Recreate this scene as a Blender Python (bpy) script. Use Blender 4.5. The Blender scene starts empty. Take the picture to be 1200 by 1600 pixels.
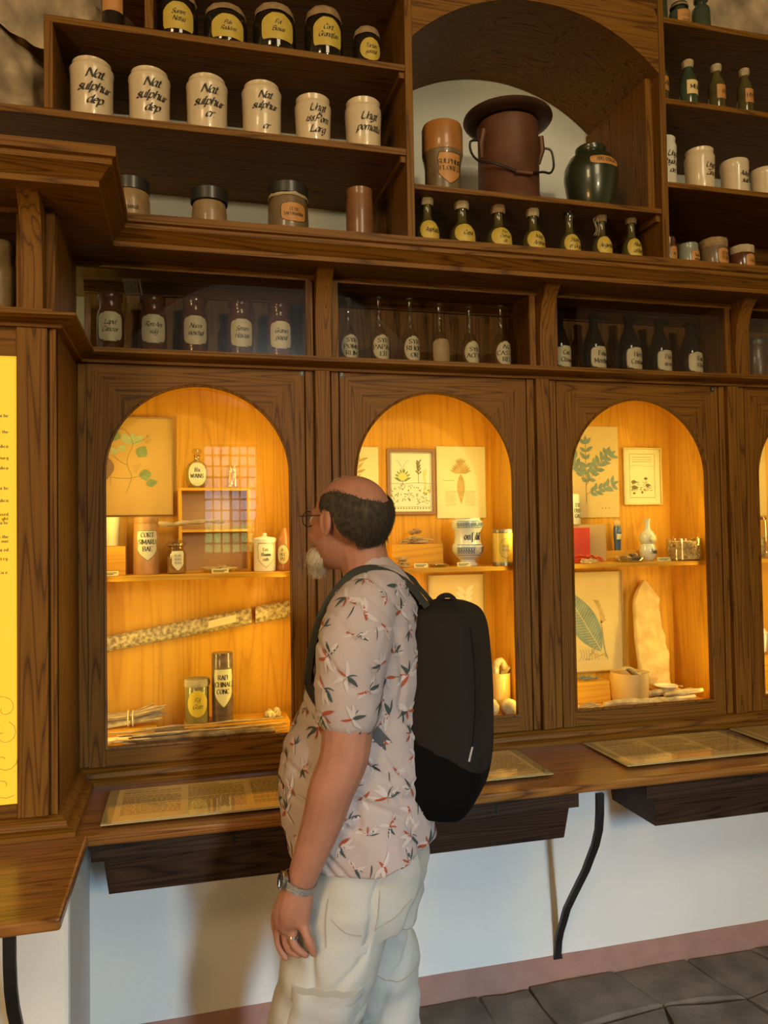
import bpy, bmesh, math, random
from mathutils import Vector, Matrix, noise
from mathutils.bvhtree import BVHTree
random.seed(7)
R = math.radians
SC = bpy.context.scene
COL = SC.collection

# ---------------------------------------------------------------- camera
cam_d = bpy.data.cameras.new('camera')
cam_d.sensor_fit = 'VERTICAL'; cam_d.sensor_height = 36.0; cam_d.lens = 27.0
cam_d.clip_start = 0.05; cam_d.clip_end = 200
cam = bpy.data.objects.new('camera', cam_d); COL.objects.link(cam)
yaw, pitch, roll = R(14.4), R(1.67), R(0.92)
fw = Vector((math.sin(yaw)*math.cos(pitch), math.cos(yaw)*math.cos(pitch), math.sin(pitch)))
r0 = Vector((math.cos(yaw), -math.sin(yaw), 0)); u0 = r0.cross(fw)
rv = r0*math.cos(roll) - u0*math.sin(roll); uv = u0*math.cos(roll) + r0*math.sin(roll)
mw = Matrix((rv, uv, -fw)).transposed().to_4x4(); mw.translation = Vector((0, 0, 1.6))
cam.matrix_world = mw
SC.camera = cam

# ---------------------------------------------------------------- world, lamps, exposure
EXPOSURE = 0.0
SC.view_settings.view_transform = 'Standard'; SC.view_settings.look = 'None'
SC.view_settings.exposure = EXPOSURE; SC.view_settings.gamma = 1.0
SC.view_settings.use_curve_mapping = False
SC.cycles.max_bounces = 8; SC.cycles.diffuse_bounces = 4; SC.cycles.glossy_bounces = 4
SC.cycles.transparent_max_bounces = 16; SC.cycles.transmission_bounces = 6
SC.cycles.sample_clamp_indirect = 4.0; SC.cycles.blur_glossy = 0.5
SC.cycles.caustics_reflective = False; SC.cycles.caustics_refractive = False
world = bpy.data.worlds.new('world'); SC.world = world; world.use_nodes = True
bg = world.node_tree.nodes['Background']
bg.inputs[0].default_value = (0.62, 0.80, 1.0, 1); bg.inputs[1].default_value = 34.0

def area(name, loc, aim, sx, sy, power, color, spread=180):
    l = bpy.data.lights.new(name, 'AREA'); l.shape = 'RECTANGLE'; l.size = sx; l.size_y = sy
    l.energy = power; l.color = color; l.spread = R(spread)
    o = bpy.data.objects.new(name, l); COL.objects.link(o)
    o.location = loc
    d = Vector(aim) - Vector(loc)
    o.rotation_euler = d.to_track_quat('-Z', 'Y').to_euler()
    return o
FY = -4.5                                   # the wall behind the camera, with its two windows
DAY = (0.50, 0.76, 1.0)
area('window_daylight', (1.72, FY+0.06, 2.25), (1.0, 0.6, 0.0), 0.46, 1.35, 25, DAY, 44)
area('added_low_warm_fill', (-2.7, -1.6, 1.3), (0.9, 2.5, 0.45), 0.9, 0.9, 42, (1.0, 0.56, 0.18), 140)  # added orange fill for the shaded lower wall; no lit case stands here
area('added_front_fill', (1.78, -4.25, 3.15), (1.0, 2.7, 2.6), 0.36, 0.30, 54, (1.0, 0.77, 0.42), 120)  # added warm fill for the glazed row and shelf fronts, no real fixture
area('added_lunette_fill', (1.1, -4.15, 3.3), (1.1, -4.35, 4.4), 0.6, 0.12, 15, (0.80, 0.92, 1.0))  # added light that brightens the lunette for its veil in the row glass
area('added_top_fill', (1.3, -1.3, 4.4), (1.0, 2.6, 2.0), 1.1, 1.1, 46, (1.0, 0.78, 0.46))  # invented overhead fill giving the upper woodwork its dim warm light
area('added_top_fill_far', (-2.3, -1.8, 4.4), (0.4, 2.6, 1.0), 1.0, 1.0, 66, (1.0, 0.70, 0.36))  # second invented overhead fill, warmer, reaching the lower wall too
CAB_X = [0.045, 0.905, 1.765, 2.625]
WARM = (1.0, 0.76, 0.18)
for c in CAB_X:                             # strip lamps hidden behind the door stiles
    for s in (-1, 1):
        area('cabinet_strip_light', (c+s*0.328, 2.765, 1.78), (c-s*0.10, 2.93, 1.74), 0.02, 0.50, 1.9, WARM)
        area('cabinet_strip_light', (c+s*0.328, 2.765, 1.17), (c-s*0.10, 2.93, 1.13), 0.02, 0.52, 1.85, WARM)
    area('cabinet_strip_light', (c, 2.772, 2.165), (c, 2.78, 1.0), 0.5, 0.02, 0.35, WARM)

# ---------------------------------------------------------------- materials
MATS = {}
def nodes(name):
    m = bpy.data.materials.new(name); m.use_nodes = True
    nt = m.node_tree; return m, nt, nt.nodes, nt.links, nt.nodes['Principled BSDF']
def plain(name, col, rough=0.6, metal=0.0, var=0.0, vscale=8.0, bump=0.0, bscale=60.0, coat=0.0, spec=0.5, stretch=(1, 1, 1), col2=None, detail=4):
    if name in MATS: return MATS[name]
    m, nt, N, L, b = nodes(name)
    b.inputs['Base Color'].default_value = (*col, 1); b.inputs['Roughness'].default_value = rough
    b.inputs['Metallic'].default_value = metal; b.inputs['Coat Weight'].default_value = coat
    b.inputs['Specular IOR Level'].default_value = spec
    if var > 0 or bump > 0 or col2:
        tc = N.new('ShaderNodeTexCoord'); mp = N.new('ShaderNodeMapping'); L.new(tc.outputs['Object'], mp.inputs[0])
        mp.inputs['Scale'].default_value = stretch
        if var > 0 or col2:
            n = N.new('ShaderNodeTexNoise'); n.inputs['Scale'].default_value = vscale; n.inputs['Detail'].default_value = detail
            L.new(mp.outputs[0], n.inputs['Vector'])
            r = N.new('ShaderNodeValToRGB'); L.new(n.outputs['Fac'], r.inputs[0]); L.new(r.outputs[0], b.inputs['Base Color'])
            d = col2 if col2 else [c*(1-var) for c in col]
            r.color_ramp.elements[0].position = 0.35; r.color_ramp.elements[0].color = (*d, 1)
            r.color_ramp.elements[1].position = 0.65; r.color_ramp.elements[1].color = (*col, 1)
        if bump > 0:
            n2 = N.new('ShaderNodeTexNoise'); n2.inputs['Scale'].default_value = bscale; n2.inputs['Detail'].default_value = 3
            L.new(mp.outputs[0], n2.inputs['Vector'])
            bp = N.new('ShaderNodeBump'); bp.inputs['Strength'].default_value = bump; bp.inputs['Distance'].default_value = 0.004
            L.new(n2.outputs['Fac'], bp.inputs['Height']); L.new(bp.outputs[0], b.inputs['Normal'])
    MATS[name] = m; return m
def wood(name, axis, dark, mid, light, across=15.0, along=0.55, rings=17.0, rough=0.5, coat=0.0, fibre=0.35, bump=0.25):
    if name in MATS: return MATS[name]
    m, nt, N, L, b = nodes(name)
    tc = N.new('ShaderNodeTexCoord'); oi = N.new('ShaderNodeObjectInfo')
    sc = N.new('ShaderNodeVectorMath'); sc.operation = 'SCALE'; sc.inputs[3].default_value = 11.3
    cx = N.new('ShaderNodeCombineXYZ')
    for i in range(3): L.new(oi.outputs['Random'], cx.inputs[i])
    L.new(cx.outputs[0], sc.inputs[0])
    ad = N.new('ShaderNodeVectorMath'); ad.operation = 'ADD'; L.new(tc.outputs['Object'], ad.inputs[0]); L.new(sc.outputs[0], ad.inputs[1])
    def mapped(ac, al):
        mp = N.new('ShaderNodeMapping'); s = [ac, ac, ac]; s['xyz'.index(axis)] = al
        mp.inputs['Scale'].default_value = s; L.new(ad.outputs[0], mp.inputs[0]); return mp
    n1 = N.new('ShaderNodeTexNoise'); n1.inputs['Scale'].default_value = 1.0; n1.inputs['Detail'].default_value = 1.5
    n1.inputs['Roughness'].default_value = 0.4; n1.inputs['Distortion'].default_value = 0.25
    L.new(mapped(across, along).outputs[0], n1.inputs['Vector'])
    mu = N.new('ShaderNodeMath'); mu.operation = 'MULTIPLY'; mu.inputs[1].default_value = rings; L.new(n1.outputs['Fac'], mu.inputs[0])
    fr = N.new('ShaderNodeMath'); fr.operation = 'FRACT'; L.new(mu.outputs[0], fr.inputs[0])
    n2 = N.new('ShaderNodeTexNoise'); n2.inputs['Scale'].default_value = 1.0; n2.inputs['Detail'].default_value = 3
    L.new(mapped(across*30, along*5).outputs[0], n2.inputs['Vector'])
    rp = N.new('ShaderNodeValToRGB'); L.new(fr.outputs[0], rp.inputs[0])
    e = rp.color_ramp.elements; e[0].position = 0.0; e[0].color = (*mid, 1); e[1].position = 1.0; e[1].color = (*mid, 1)
    for p, c in ((0.38, light), (0.72, mid), (0.90, dark)):
        x = e.new(p); x.color = (*c, 1)
    mx = N.new('ShaderNodeMixRGB'); mx.blend_type = 'MULTIPLY'; mx.inputs[0].default_value = fibre
    L.new(rp.outputs[0], mx.inputs[1])
    r2 = N.new('ShaderNodeValToRGB'); r2.color_ramp.elements[0].position = 0.3; r2.color_ramp.elements[0].color = (0.35, 0.3, 0.25, 1)
    r2.color_ramp.elements[1].position = 0.65; L.new(n2.outputs['Fac'], r2.inputs[0]); L.new(r2.outputs[0], mx.inputs[2])
    L.new(mx.outputs[0], b.inputs['Base Color'])
    b.inputs['Roughness'].default_value = rough; b.inputs['Coat Weight'].default_value = coat; b.inputs['Coat Roughness'].default_value = 0.18; b.inputs['Specular IOR Level'].default_value = 0.2
    if bump > 0:
        bp = N.new('ShaderNodeBump'); bp.inputs['Strength'].default_value = bump; bp.inputs['Distance'].default_value = 0.0015
        L.new(n2.outputs['Fac'], bp.inputs['Height']); L.new(bp.outputs[0], b.inputs['Normal'])
    MATS[name] = m; return m
def glass(name, tint=(1, 1, 1), rough=0.0, refl=1.0, ior=1.5, dens=0.0):
    if name in MATS: return MATS[name]
    m, nt, N, L, b = nodes(name); N.remove(b)
    out = [n for n in N if n.type == 'OUTPUT_MATERIAL'][0]
    tr = N.new('ShaderNodeBsdfTransparent'); tr.inputs[0].default_value = (*tint, 1)
    gl = N.new('ShaderNodeBsdfGlossy'); gl.inputs['Roughness'].default_value = rough
    fr = N.new('ShaderNodeFresnel'); ge = N.new('ShaderNodeNewGeometry'); mi = N.new('ShaderNodeMath'); mi.operation = 'MULTIPLY_ADD'
    mi.inputs[1].default_value = 1/ior-ior; mi.inputs[2].default_value = ior; L.new(ge.outputs['Backfacing'], mi.inputs[0]); L.new(mi.outputs[0], fr.inputs[0])
    mu = N.new('ShaderNodeMath'); mu.operation = 'MULTIPLY_ADD'; mu.inputs[1].default_value = refl; mu.inputs[2].default_value = dens; mu.use_clamp = True
    L.new(fr.outputs[0], mu.inputs[0])
    mx = N.new('ShaderNodeMixShader'); L.new(mu.outputs[0], mx.inputs[0]); L.new(tr.outputs[0], mx.inputs[1]); L.new(gl.outputs[0], mx.inputs[2])
    L.new(mx.outputs[0], out.inputs[0]); MATS[name] = m; return m
def emit(name, col, s):
    m, nt, N, L, b = nodes(name)
    b.inputs['Base Color'].default_value = (*[c*0.6 for c in col], 1); b.inputs['Emission Color'].default_value = (*col, 1)
    b.inputs['Emission Strength'].default_value = s; MATS[name] = m; return m

PD, PM, PL = (0.068, 0.026, 0.004), (0.160, 0.068, 0.007), (0.200, 0.088, 0.010)
WX = wood('dark_pine_along', 'x', PD, PM, PL)
WY = wood('dark_pine_deep', 'y', PD, PM, PL)
WZ = wood('dark_pine_upright', 'z', PD, PM, PL)
WC = wood('worktop_pine', 'x', (0.09, 0.032, 0.006), (0.21, 0.088, 0.018), (0.30, 0.130, 0.030), rough=0.32, coat=0.5, bump=0.15)
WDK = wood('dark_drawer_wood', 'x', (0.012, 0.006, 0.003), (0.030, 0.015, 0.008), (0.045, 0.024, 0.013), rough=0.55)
BD, BM, BL = (0.52, 0.225, 0.012), (0.62, 0.290, 0.018), (0.66, 0.320, 0.022)
BZ = wood('birch_board_upright', 'z', BD, BM, BL, across=11, along=0.55, rings=12, rough=0.55, fibre=0.15, bump=0.05)
BX = wood('birch_board_along', 'x', BD, BM, BL, across=11, along=0.55, rings=12, rough=0.55, fibre=0.15, bump=0.05)
PLASTER = plain('white_plaster', (0.66, 0.66, 0.63), 0.9, var=0.05, vscale=3, bump=0.35, bscale=45)
PINK = plain('pinkish_base_paint', (0.33, 0.185, 0.145), 0.85, var=0.15, vscale=14, bump=0.2)
ROOMW = plain('room_plaster', (0.60, 0.57, 0.50), 0.9, var=0.08, vscale=1.5)
STONE = plain('flagstone', (0.165, 0.135, 0.108), 0.75, col2=(0.085, 0.070, 0.055), vscale=7, bump=1.6, bscale=19, detail=8)
MORTAR = plain('floor_mortar', (0.10, 0.085, 0.07), 0.9, var=0.3, vscale=20, bump=0.5)
ROCK = plain('limewashed_rock', (0.56, 0.42, 0.26), 0.9, col2=(0.20, 0.155, 0.11), vscale=6, bump=1.4, bscale=16, detail=8)
GLASS = glass('clear_glass', (0.97, 0.98, 0.97), refl=1.6)
GPANE = glass('pane_glass', (0.985, 0.99, 0.985), refl=1.9)
GROW = glass('row_glass', (0.985, 0.99, 0.985), refl=1.9)
GCLEAR = glass('flask_glass', (0.93, 0.94, 0.92), refl=2.2, dens=0.02)
CERAM = plain('cream_glaze', (0.62, 0.50, 0.34), 0.28, var=0.12, vscale=10, coat=0.3)
CERAM2 = plain('warm_white_glaze', (0.62, 0.58, 0.48), 0.28, coat=0.3)
INK = plain('black_ink', (0.012, 0.010, 0.008), 0.5)
LCREAM = plain('cream_label', (0.55, 0.47, 0.31), 0.5, var=0.12, vscale=30)
LYEL = plain('yellow_label', (0.50, 0.36, 0.055), 0.5, var=0.12, vscale=30)
LORG = plain('orange_label', (0.48, 0.22, 0.055), 0.5, var=0.15, vscale=30)
LTAN = plain('tan_label', (0.38, 0.26, 0.13), 0.55, var=0.2, vscale=30)
DKGL = plain('dark_bottle_glass', (0.016, 0.012, 0.007), 0.08, coat=0.3)
OLGL = plain('olive_bottle_glass', (0.095, 0.080, 0.028), 0.12, coat=0.5, var=0.4, vscale=12)
GRGL = plain('green_bottle_glass', (0.060, 0.085, 0.050), 0.12, coat=0.5, var=0.4, vscale=9)
BRGL = plain('brown_glaze', (0.11, 0.040, 0.018), 0.22, coat=0.5, var=0.35, vscale=14)
TANJ = plain('tan_stoneware', (0.34, 0.21, 0.09), 0.45, var=0.35, vscale=16, coat=0.2)
GRYJ = plain('grey_stoneware', (0.17, 0.115, 0.06), 0.35, var=0.3, vscale=14, coat=0.3)
CLOTH = plain('parchment_cap', (0.30, 0.19, 0.09), 0.8, var=0.35, vscale=40, bump=0.4)
CLOTHW = plain('pale_parchment_cap', (0.46, 0.36, 0.22), 0.8, var=0.3, vscale=40, bump=0.4)
LIDB = plain('black_lid', (0.022, 0.020, 0.015), 0.4, coat=0.2)
IRON = plain('black_iron', (0.010, 0.009, 0.009), 0.45, var=0.3, vscale=30, bump=0.2)
GREENG = plain('green_glaze', (0.030, 0.040, 0.015), 0.28, coat=0.4, var=0.4, vscale=6)
COPPER = plain('old_copper', (0.13, 0.050, 0.024), 0.55, metal=0.3, var=0.35, vscale=9)
OCHRE = plain('ochre_lid', (0.36, 0.15, 0.035), 0.4, var=0.25, vscale=12, coat=0.3)
PAPER = plain('old_paper', (0.62, 0.43, 0.15), 0.7, var=0.08, vscale=6)
PAPERL = plain('pale_paper', (0.68, 0.58, 0.30), 0.7, var=0.06, vscale=6)
BARK = plain('pale_bark', (0.56, 0.41, 0.20), 0.8, col2=(0.30, 0.19, 0.08), vscale=26, bump=0.8, bscale=50, detail=6)
BARKD = plain('dark_bark', (0.20, 0.12, 0.06), 0.85, col2=(0.07, 0.04, 0.02), vscale=30, bump=0.9, bscale=55, detail=6)
TWIG = plain('dried_twig', (0.50, 0.34, 0.15), 0.8, col2=(0.26, 0.15, 0.06), vscale=22, bump=0.5, stretch=(1, 4, 4))
SILVER = plain('steel', (0.45, 0.43, 0.40), 0.28, metal=1.0)

# ---------------------------------------------------------------- builders
WL = {}                                      # world location of every thing
def tag(o, label, cat, group=None):
    o['label'] = label; o['category'] = cat
    if group: o['group'] = group
    return o
def thing(name, label, cat, loc=(0, 0, 0), group=None):
    o = bpy.data.objects.new(name, None); COL.objects.link(o); o.location = loc; o.empty_display_size = 0.05
    WL[o] = Vector(loc); return tag(o, label, cat, group)
class MB:
    def __init__(s): s.v = []; s.f = []
    def quad(s, a, b, c, d):
        n = len(s.v); s.v += [tuple(a), tuple(b), tuple(c), tuple(d)]; s.f.append((n, n+1, n+2, n+3)); return s
    def box(s, x0, x1, y0, y1, z0, z1):
        n = len(s.v)
        s.v += [(x0,y0,z0),(x1,y0,z0),(x1,y1,z0),(x0,y1,z0),(x0,y0,z1),(x1,y0,z1),(x1,y1,z1),(x0,y1,z1)]
        s.f += [tuple(n+i for i in q) for q in ((0,3,2,1),(4,5,6,7),(0,1,5,4),(1,2,6,5),(2,3,7,6),(3,0,4,7))]; return s
    def lathe(s, prof, cx=0, cy=0, cz=0, seg=28, wav=None):
        n = len(s.v); k = len(prof)
        for i, (r, z) in enumerate(prof):
            for j in range(seg):
                a = 2*math.pi*j/seg; q = r
                if wav: q = r*(1+wav*math.sin(a*9+i*1.3)*(1 if 0 < i < k-1 else 0.3)+wav*0.6*math.sin(a*23+i))
                s.v.append((cx+q*math.cos(a), cy+q*math.sin(a), cz+z))
        for i in range(k-1):
            for j in range(seg):
                j2 = (j+1) % seg
                s.f.append((n+i*seg+j, n+i*seg+j2, n+(i+1)*seg+j2, n+(i+1)*seg+j))
        return s
    def rings(s, rings, cap=True):
        n = len(s.v); k = len(rings[0])
        for r in rings: s.v += [tuple(p) for p in r]
        for i in range(len(rings)-1):
            for j in range(k):
                j2 = (j+1) % k
                s.f.append((n+i*k+j, n+i*k+j2, n+(i+1)*k+j2, n+(i+1)*k+j))
        if cap:
            s.f.append(tuple(n+j for j in reversed(range(k)))); m = n+(len(rings)-1)*k; s.f.append(tuple(m+j for j in range(k)))
        return s
    def tube(s, pts, rad, seg=8, flat=None, jit=0.0):
        pts = [Vector(p) for p in pts]; rr = rad if isinstance(rad, (list, tuple)) else [rad]*len(pts)
        out = []; up = Vector((0.13, 0.21, 0.97))
        for i, p in enumerate(pts):
            t = (pts[min(i+1, len(pts)-1)]-pts[max(i-1, 0)]).normalized()
            a = t.cross(up)
            if a.length < 0.05: a = t.cross(Vector((1, 0, 0)))
            a.normalize(); b = t.cross(a).normalized(); up = b*-1 if b.dot(up) < 0 else b
            up = up if up.length else Vector((0, 0, 1)); q = []
            for j in range(seg):
                th = 2*math.pi*j/seg; r = rr[i]*(1+random.uniform(-jit, jit))
                q.append(p + a*math.cos(th)*r + b*math.sin(th)*r*(flat if flat else 1))
            out.append(q)
        return s.rings(out)
    def extrude_poly(s, pts, y0, y1):        # polygon in x,z extruded along y
        n = len(s.v); k = len(pts)
        s.v += [(x, y0, z) for x, z in pts] + [(x, y1, z) for x, z in pts]
        s.f.append(tuple(range(n, n+k))); s.f.append(tuple(reversed(range(n+k, n+2*k))))
        for i in range(k):
            j = (i+1) % k; s.f.append((n+i, n+k+i, n+k+j, n+j))
        return s
    def sweep(s, prof, path):                # prof: (outward offset, z); path: (x, y), outward = right-hand side of travel towards viewer
        n = len(s.v); k = len(prof); P = [Vector(p) for p in path]
        for i, p in enumerate(P):
            dirs = []
            if i > 0: dirs.append((P[i]-P[i-1]).normalized())
            if i < len(P)-1: dirs.append((P[i+1]-P[i]).normalized())
            ns = [Vector((d.y, -d.x)) for d in dirs]
            if len(ns) == 2:
                m = (ns[0]+ns[1]); m = m/(1+ns[0].dot(ns[1]))
            else: m = ns[0]
            for o, z in prof: s.v.append((p.x+m.x*o, p.y+m.y*o, z))
        for i in range(len(P)-1):
            for j in range(k):
                j2 = (j+1) % k
                s.f.append((n+i*k+j, n+i*k+j2, n+(i+1)*k+j2, n+(i+1)*k+j))
        s.f.append(tuple(n+j for j in range(k))); m = n+(len(P)-1)*k; s.f.append(tuple(m+j for j in reversed(range(k))))
        return s
    def build(s, name, mat, parent=None, smooth=True, bevel=0.0, loc=None, kind=None, label=None, angle=40, fix=True):
        me = bpy.data.meshes.new(name)
        off = Vector((0, 0, 0))
        if parent is not None: off = WL.get(parent, Vector((0, 0, 0)))
        elif loc is not None: off = Vector(loc)
        me.from_pydata([tuple(Vector(p)-off) for p in s.v], [], s.f)
        if fix:
            bm = bmesh.new(); bm.from_mesh(me); bmesh.ops.recalc_face_normals(bm, faces=bm.faces); bm.to_mesh(me); bm.free()
        me.materials.append(mat)
        if smooth:
            for p in me.polygons: p.use_smooth = True
            me.set_sharp_from_angle(angle=R(angle))
        o = bpy.data.objects.new(name, me); COL.objects.link(o)
        if parent is not None:
            o.parent = parent; WL[o] = off
        elif loc is not None: o.location = loc; WL[o] = off
        else: WL[o] = off
        if bevel > 0:
            b = o.modifiers.new('bevel', 'BEVEL'); b.width = bevel; b.segments = 2; b.limit_method = 'ANGLE'
        if kind: o['kind'] = kind
        if label: o['label'] = label
        return o
def struct(name, mb, mat, **k):
    o = mb.build(name, mat, **k); o['kind'] = 'structure'; return o

# ---------------------------------------------------------------- pen-stroke lettering
G = {}
def _g(src):
    for line in src.strip().splitlines():
        ch, w, rest = line.split(' ', 2); st = []
        for part in rest.split('|'):
            part = part.strip(); sm = part.startswith('~'); v = [float(t) for t in part.lstrip('~').split()]
            st.append((sm, [(v[i], v[i+1]) for i in range(0, len(v), 2)]))
        G[ch] = (float(w), st)
_g('''A 5.6 0 0 2.8 7 5.6 0|1 2.4 4.6 2.4
B 4.8 0 0 0 7|~0 7 3.4 6.9 4.4 5.4 3.2 3.8 0 3.7|~0 3.7 3.8 3.5 4.8 1.9 3.6 .1 0 0
C 4.8 ~4.8 5.6 3.6 7 1.8 6.8 .1 4.6 .1 2.2 1.8 .1 3.6 0 4.8 1.3
D 5.2 0 0 0 7|~0 7 3 6.9 5.2 5.2 5.2 1.8 3 .1 0 0
E 4.2 0 0 0 7|0 7 4 7 4 6.2|0 3.6 3 3.6|0 0 4.2 0 4.2 1
F 4.2 0 0 0 7|0 7 4.2 7 4.2 6|0 3.6 3 3.6
G 5 ~4.8 5.6 3.6 7 1.8 6.8 .1 4.6 .1 2.2 1.8 .1 3.6 0 4.8 1|4.8 .6 4.8 3 3 3
H 5.2 0 0 0 7|5.2 0 5.2 7|0 3.6 5.2 3.6
I .6 .3 0 .3 7
J 3 2.6 7 2.6 1.5|~2.6 1.5 1.6 -.2 0 .8
K 4.8 0 0 0 7|0 3.2 4.4 7|1.6 4.2 4.8 0
L 4.2 0 0 0 7|0 0 4.2 0 4.2 1.2
M 6.4 0 0 0 7|0 7 3.2 1 6.4 7|6.4 7 6.4 0
N 5.2 0 0 0 7|0 7 5.2 0|5.2 0 5.2 7
O 5.4 ~2.7 7 .4 5.6 .1 2.4 2.7 0 5.2 2.4 5 5.6 2.7 7
P 4.6 0 0 0 7|~0 7 3.6 6.9 4.6 5.2 3.4 3.4 0 3.3
Q 5.4 ~2.7 7 .4 5.6 .1 2.4 2.7 0 5.2 2.4 5 5.6 2.7 7|3 1.4 5.6 -1
R 4.8 0 0 0 7|~0 7 3.4 6.9 4.4 5.3 3.2 3.6 0 3.5|2.4 3.5 4.8 0
S 4.2 ~4 5.8 3 7 1.4 6.9 .3 5.6 .8 4.2 3.2 3 4.2 1.5 3 .1 1.2 0 .1 1.2
T 5 2.5 0 2.5 7|0 6.2 0 7 5 7 5 6.2
U 5.2 ~0 7 0 2 1 .2 2.6 -.1 4.4 .3 5.2 2 5.2 7
V 5.4 0 7 2.7 0 5.4 7
W 7.6 0 7 1.9 0 3.8 6.4 5.7 0 7.6 7
X 5 0 7 5 0|0 0 5 7
Y 5 0 7 2.5 3.4 5 7|2.5 3.4 2.5 0
Z 4.6 0 7 4.6 7 0 0 4.6 0
a 3.4 ~3.2 4.4 1.4 4.7 .2 3 .3 .9 1.4 0 2.8 1.2 3.2 3.2|3.2 4.6 3.2 .5 3.8 0
b 3.4 .2 7 .2 .4|~.2 3.4 1.4 4.7 3 4 3.3 2 2.2 .1 .2 .5
c 2.8 ~2.8 4 1.6 4.7 .3 3.4 .3 1.2 1.5 0 2.8 .8
d 3.4 ~3.2 4.4 1.4 4.7 .2 3 .3 .9 1.4 0 2.8 1.2 3.2 3.2|3.2 7 3.2 .5 3.8 0
e 3 ~.2 2.2 2.8 2.8 2.4 4.4 1.2 4.6 .2 3 .4 .8 1.6 0 3 1
f 2.2 ~2.8 6.4 1.8 7 1.1 5.8 1 3 1 0 .4 -2.2|0 4.5 2.4 4.5
g 3.4 ~3.2 4.4 1.4 4.7 .2 3 .3 .9 1.4 0 2.8 1.2 3.2 3.2|~3.2 4.6 3.2 -1 2 -2.6 .4 -1.8
h 3.6 .2 0 .2 7|~.2 3 1.4 4.6 2.9 4.4 3.2 3 3.2 .4 3.8 0
i .9 .3 4.6 .3 .4 .9 0|.3 6 .5 6.5
j 1.4 ~1 4.6 1 -1 0 -2.4|1 6 1.2 6.5
k 3.2 .2 0 .2 7|.2 2 3 4.6|1.2 2.8 3.2 0
l 1 .2 7 .2 .4 .9 0
m 5.6 .2 0 .2 4.6|~.2 3.2 1.4 4.6 2.4 4.3 2.6 3 2.6 0|~2.6 3.2 3.8 4.6 4.9 4.3 5.1 3 5.1 .3 5.7 0
n 3.6 .2 0 .2 4.6|~.2 3 1.4 4.6 2.8 4.4 3.1 3 3.1 .4 3.7 0
o 3.2 ~1.6 4.7 .2 3.4 .2 1.4 1.6 0 3.1 1.4 3 3.4 1.6 4.7
p 3.4 .2 -2.6 .2 4.6|~.2 3.4 1.4 4.7 3 4 3.3 2 2.2 .1 .2 .5
q 3.4 ~3.2 4.4 1.4 4.7 .2 3 .3 .9 1.4 0 2.8 1.2 3.2 3.2|3.2 4.6 3.2 -2.6
r 2.4 .2 0 .2 4.6|~.2 2.8 1.2 4.4 2.4 4.4
s 2.6 ~2.4 4 1.4 4.7 .4 3.9 .9 2.8 2.2 1.9 2.3 .6 1.2 0 .1 .8
t 2 ~1 6.4 1 2 1 .5 2 .1|0 4.6 2.1 4.6
u 3.6 ~.2 4.6 .2 1.4 .9 .1 2.1 .4 3.1 1.8|3.1 4.6 3.1 .4 3.7 0
v 3 0 4.6 1.5 0 3 4.6
w 4.6 0 4.6 1.1 0 2.3 4 3.4 0 4.6 4.6
x 3 0 4.6 3 0|0 0 3 4.6
y 3.2 ~.2 4.6 .4 1.6 1.4 .4 3 1.4|~3.1 4.6 3.1 0 2 -2.4 .4 -1.8
z 2.8 0 4.6 2.8 4.6 0 0 2.8 0
. .6 .1 0 .4 .5
, .6 .3 .3 0 -.8
- 2 0 2.4 2 2.4
1 1.6 0 5.6 1.2 7 1.2 0
2 4 ~0 5.4 1.6 7 3.6 6 3.2 4 0 0|0 0 4 0
3 4 ~0 6.2 2 7 3.6 5.6 1.6 3.8|~1.6 3.8 4 2.4 2.8 .2 0 .6''')
def catmull(p, n=3):
    if len(p) < 3: return p
    out = []
    for i in range(len(p)-1):
        a = p[max(i-1, 0)]; b = p[i]; c = p[i+1]; d = p[min(i+2, len(p)-1)]
        for k in range(n):
            t = k/n
            out.append(tuple(0.5*((2*b[q]) + (-a[q]+c[q])*t + (2*a[q]-5*b[q]+4*c[q]-d[q])*t*t + (-a[q]+3*b[q]-3*c[q]+d[q])*t**3) for q in range(len(b))))
    out.append(p[-1]); return out
def text_quads(lines, capht, style='roman', wscale=1.0, lead=1.5, bold=1.0):
    """list of quads (4 x (x, y)) centred at the origin; capht in metres"""
    u = capht/7.0; Q = []; nL = len(lines)
    if style == 'script': shear, nib, track = 0.42, (0.78*bold, 0.48*bold), 0.8
    else: shear, nib, track = 0.0, (0.80*bold, 0.20*bold), 1.8
    for li, line in enumerate(lines):
        tot = sum((G[c][0]+track) if c in G else 3.0 for c in line) - track
        x0 = -tot/2; y0 = ((nL-1)/2-li)*7*lead - 3.2
        for c in line:
            if c not in G: x0 += 3.0; continue
            w, st = G[c]
            for sm, pts in st:
                pp = catmull(pts, 3) if sm else pts
                q = []
                for i in range(len(pp)-1):
                    a, b = pp[i], pp[i+1]; n = max(1, int(math.dist(a, b)/1.8))
                    for k in range(n): q.append((a[0]+(b[0]-a[0])*k/n, a[1]+(b[1]-a[1])*k/n))
                q.append(pp[-1])
                if style == 'roman' and not sm and len(pts) >= 2:
                    for e, f in ((pts[0], pts[1]), (pts[-1], pts[-2])):
                        if abs(e[0]-f[0]) < abs(e[1]-f[1])*0.6 and e[1] in (0.0, 7.0):
                            yy = e[1]; X, Y = x0+e[0], y0+yy
                            Q.append([((X+dx)*u*wscale, (Y+dy)*u) for dx, dy in ((-1.1, -.16), (1.1, -.16), (1.1, .16), (-1.1, .16))])
                for a, b in zip(q, q[1:]):
                    L = []
                    for p, s in ((a, -1), (a, 1), (b, 1), (b, -1)):
                        X = x0+p[0]+shear*p[1]+s*nib[0]; Y = y0+p[1]+s*nib[1]
                        L.append((X*u*wscale, Y*u))
                    Q.append(L)
            x0 += w+track
    return Q
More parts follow.
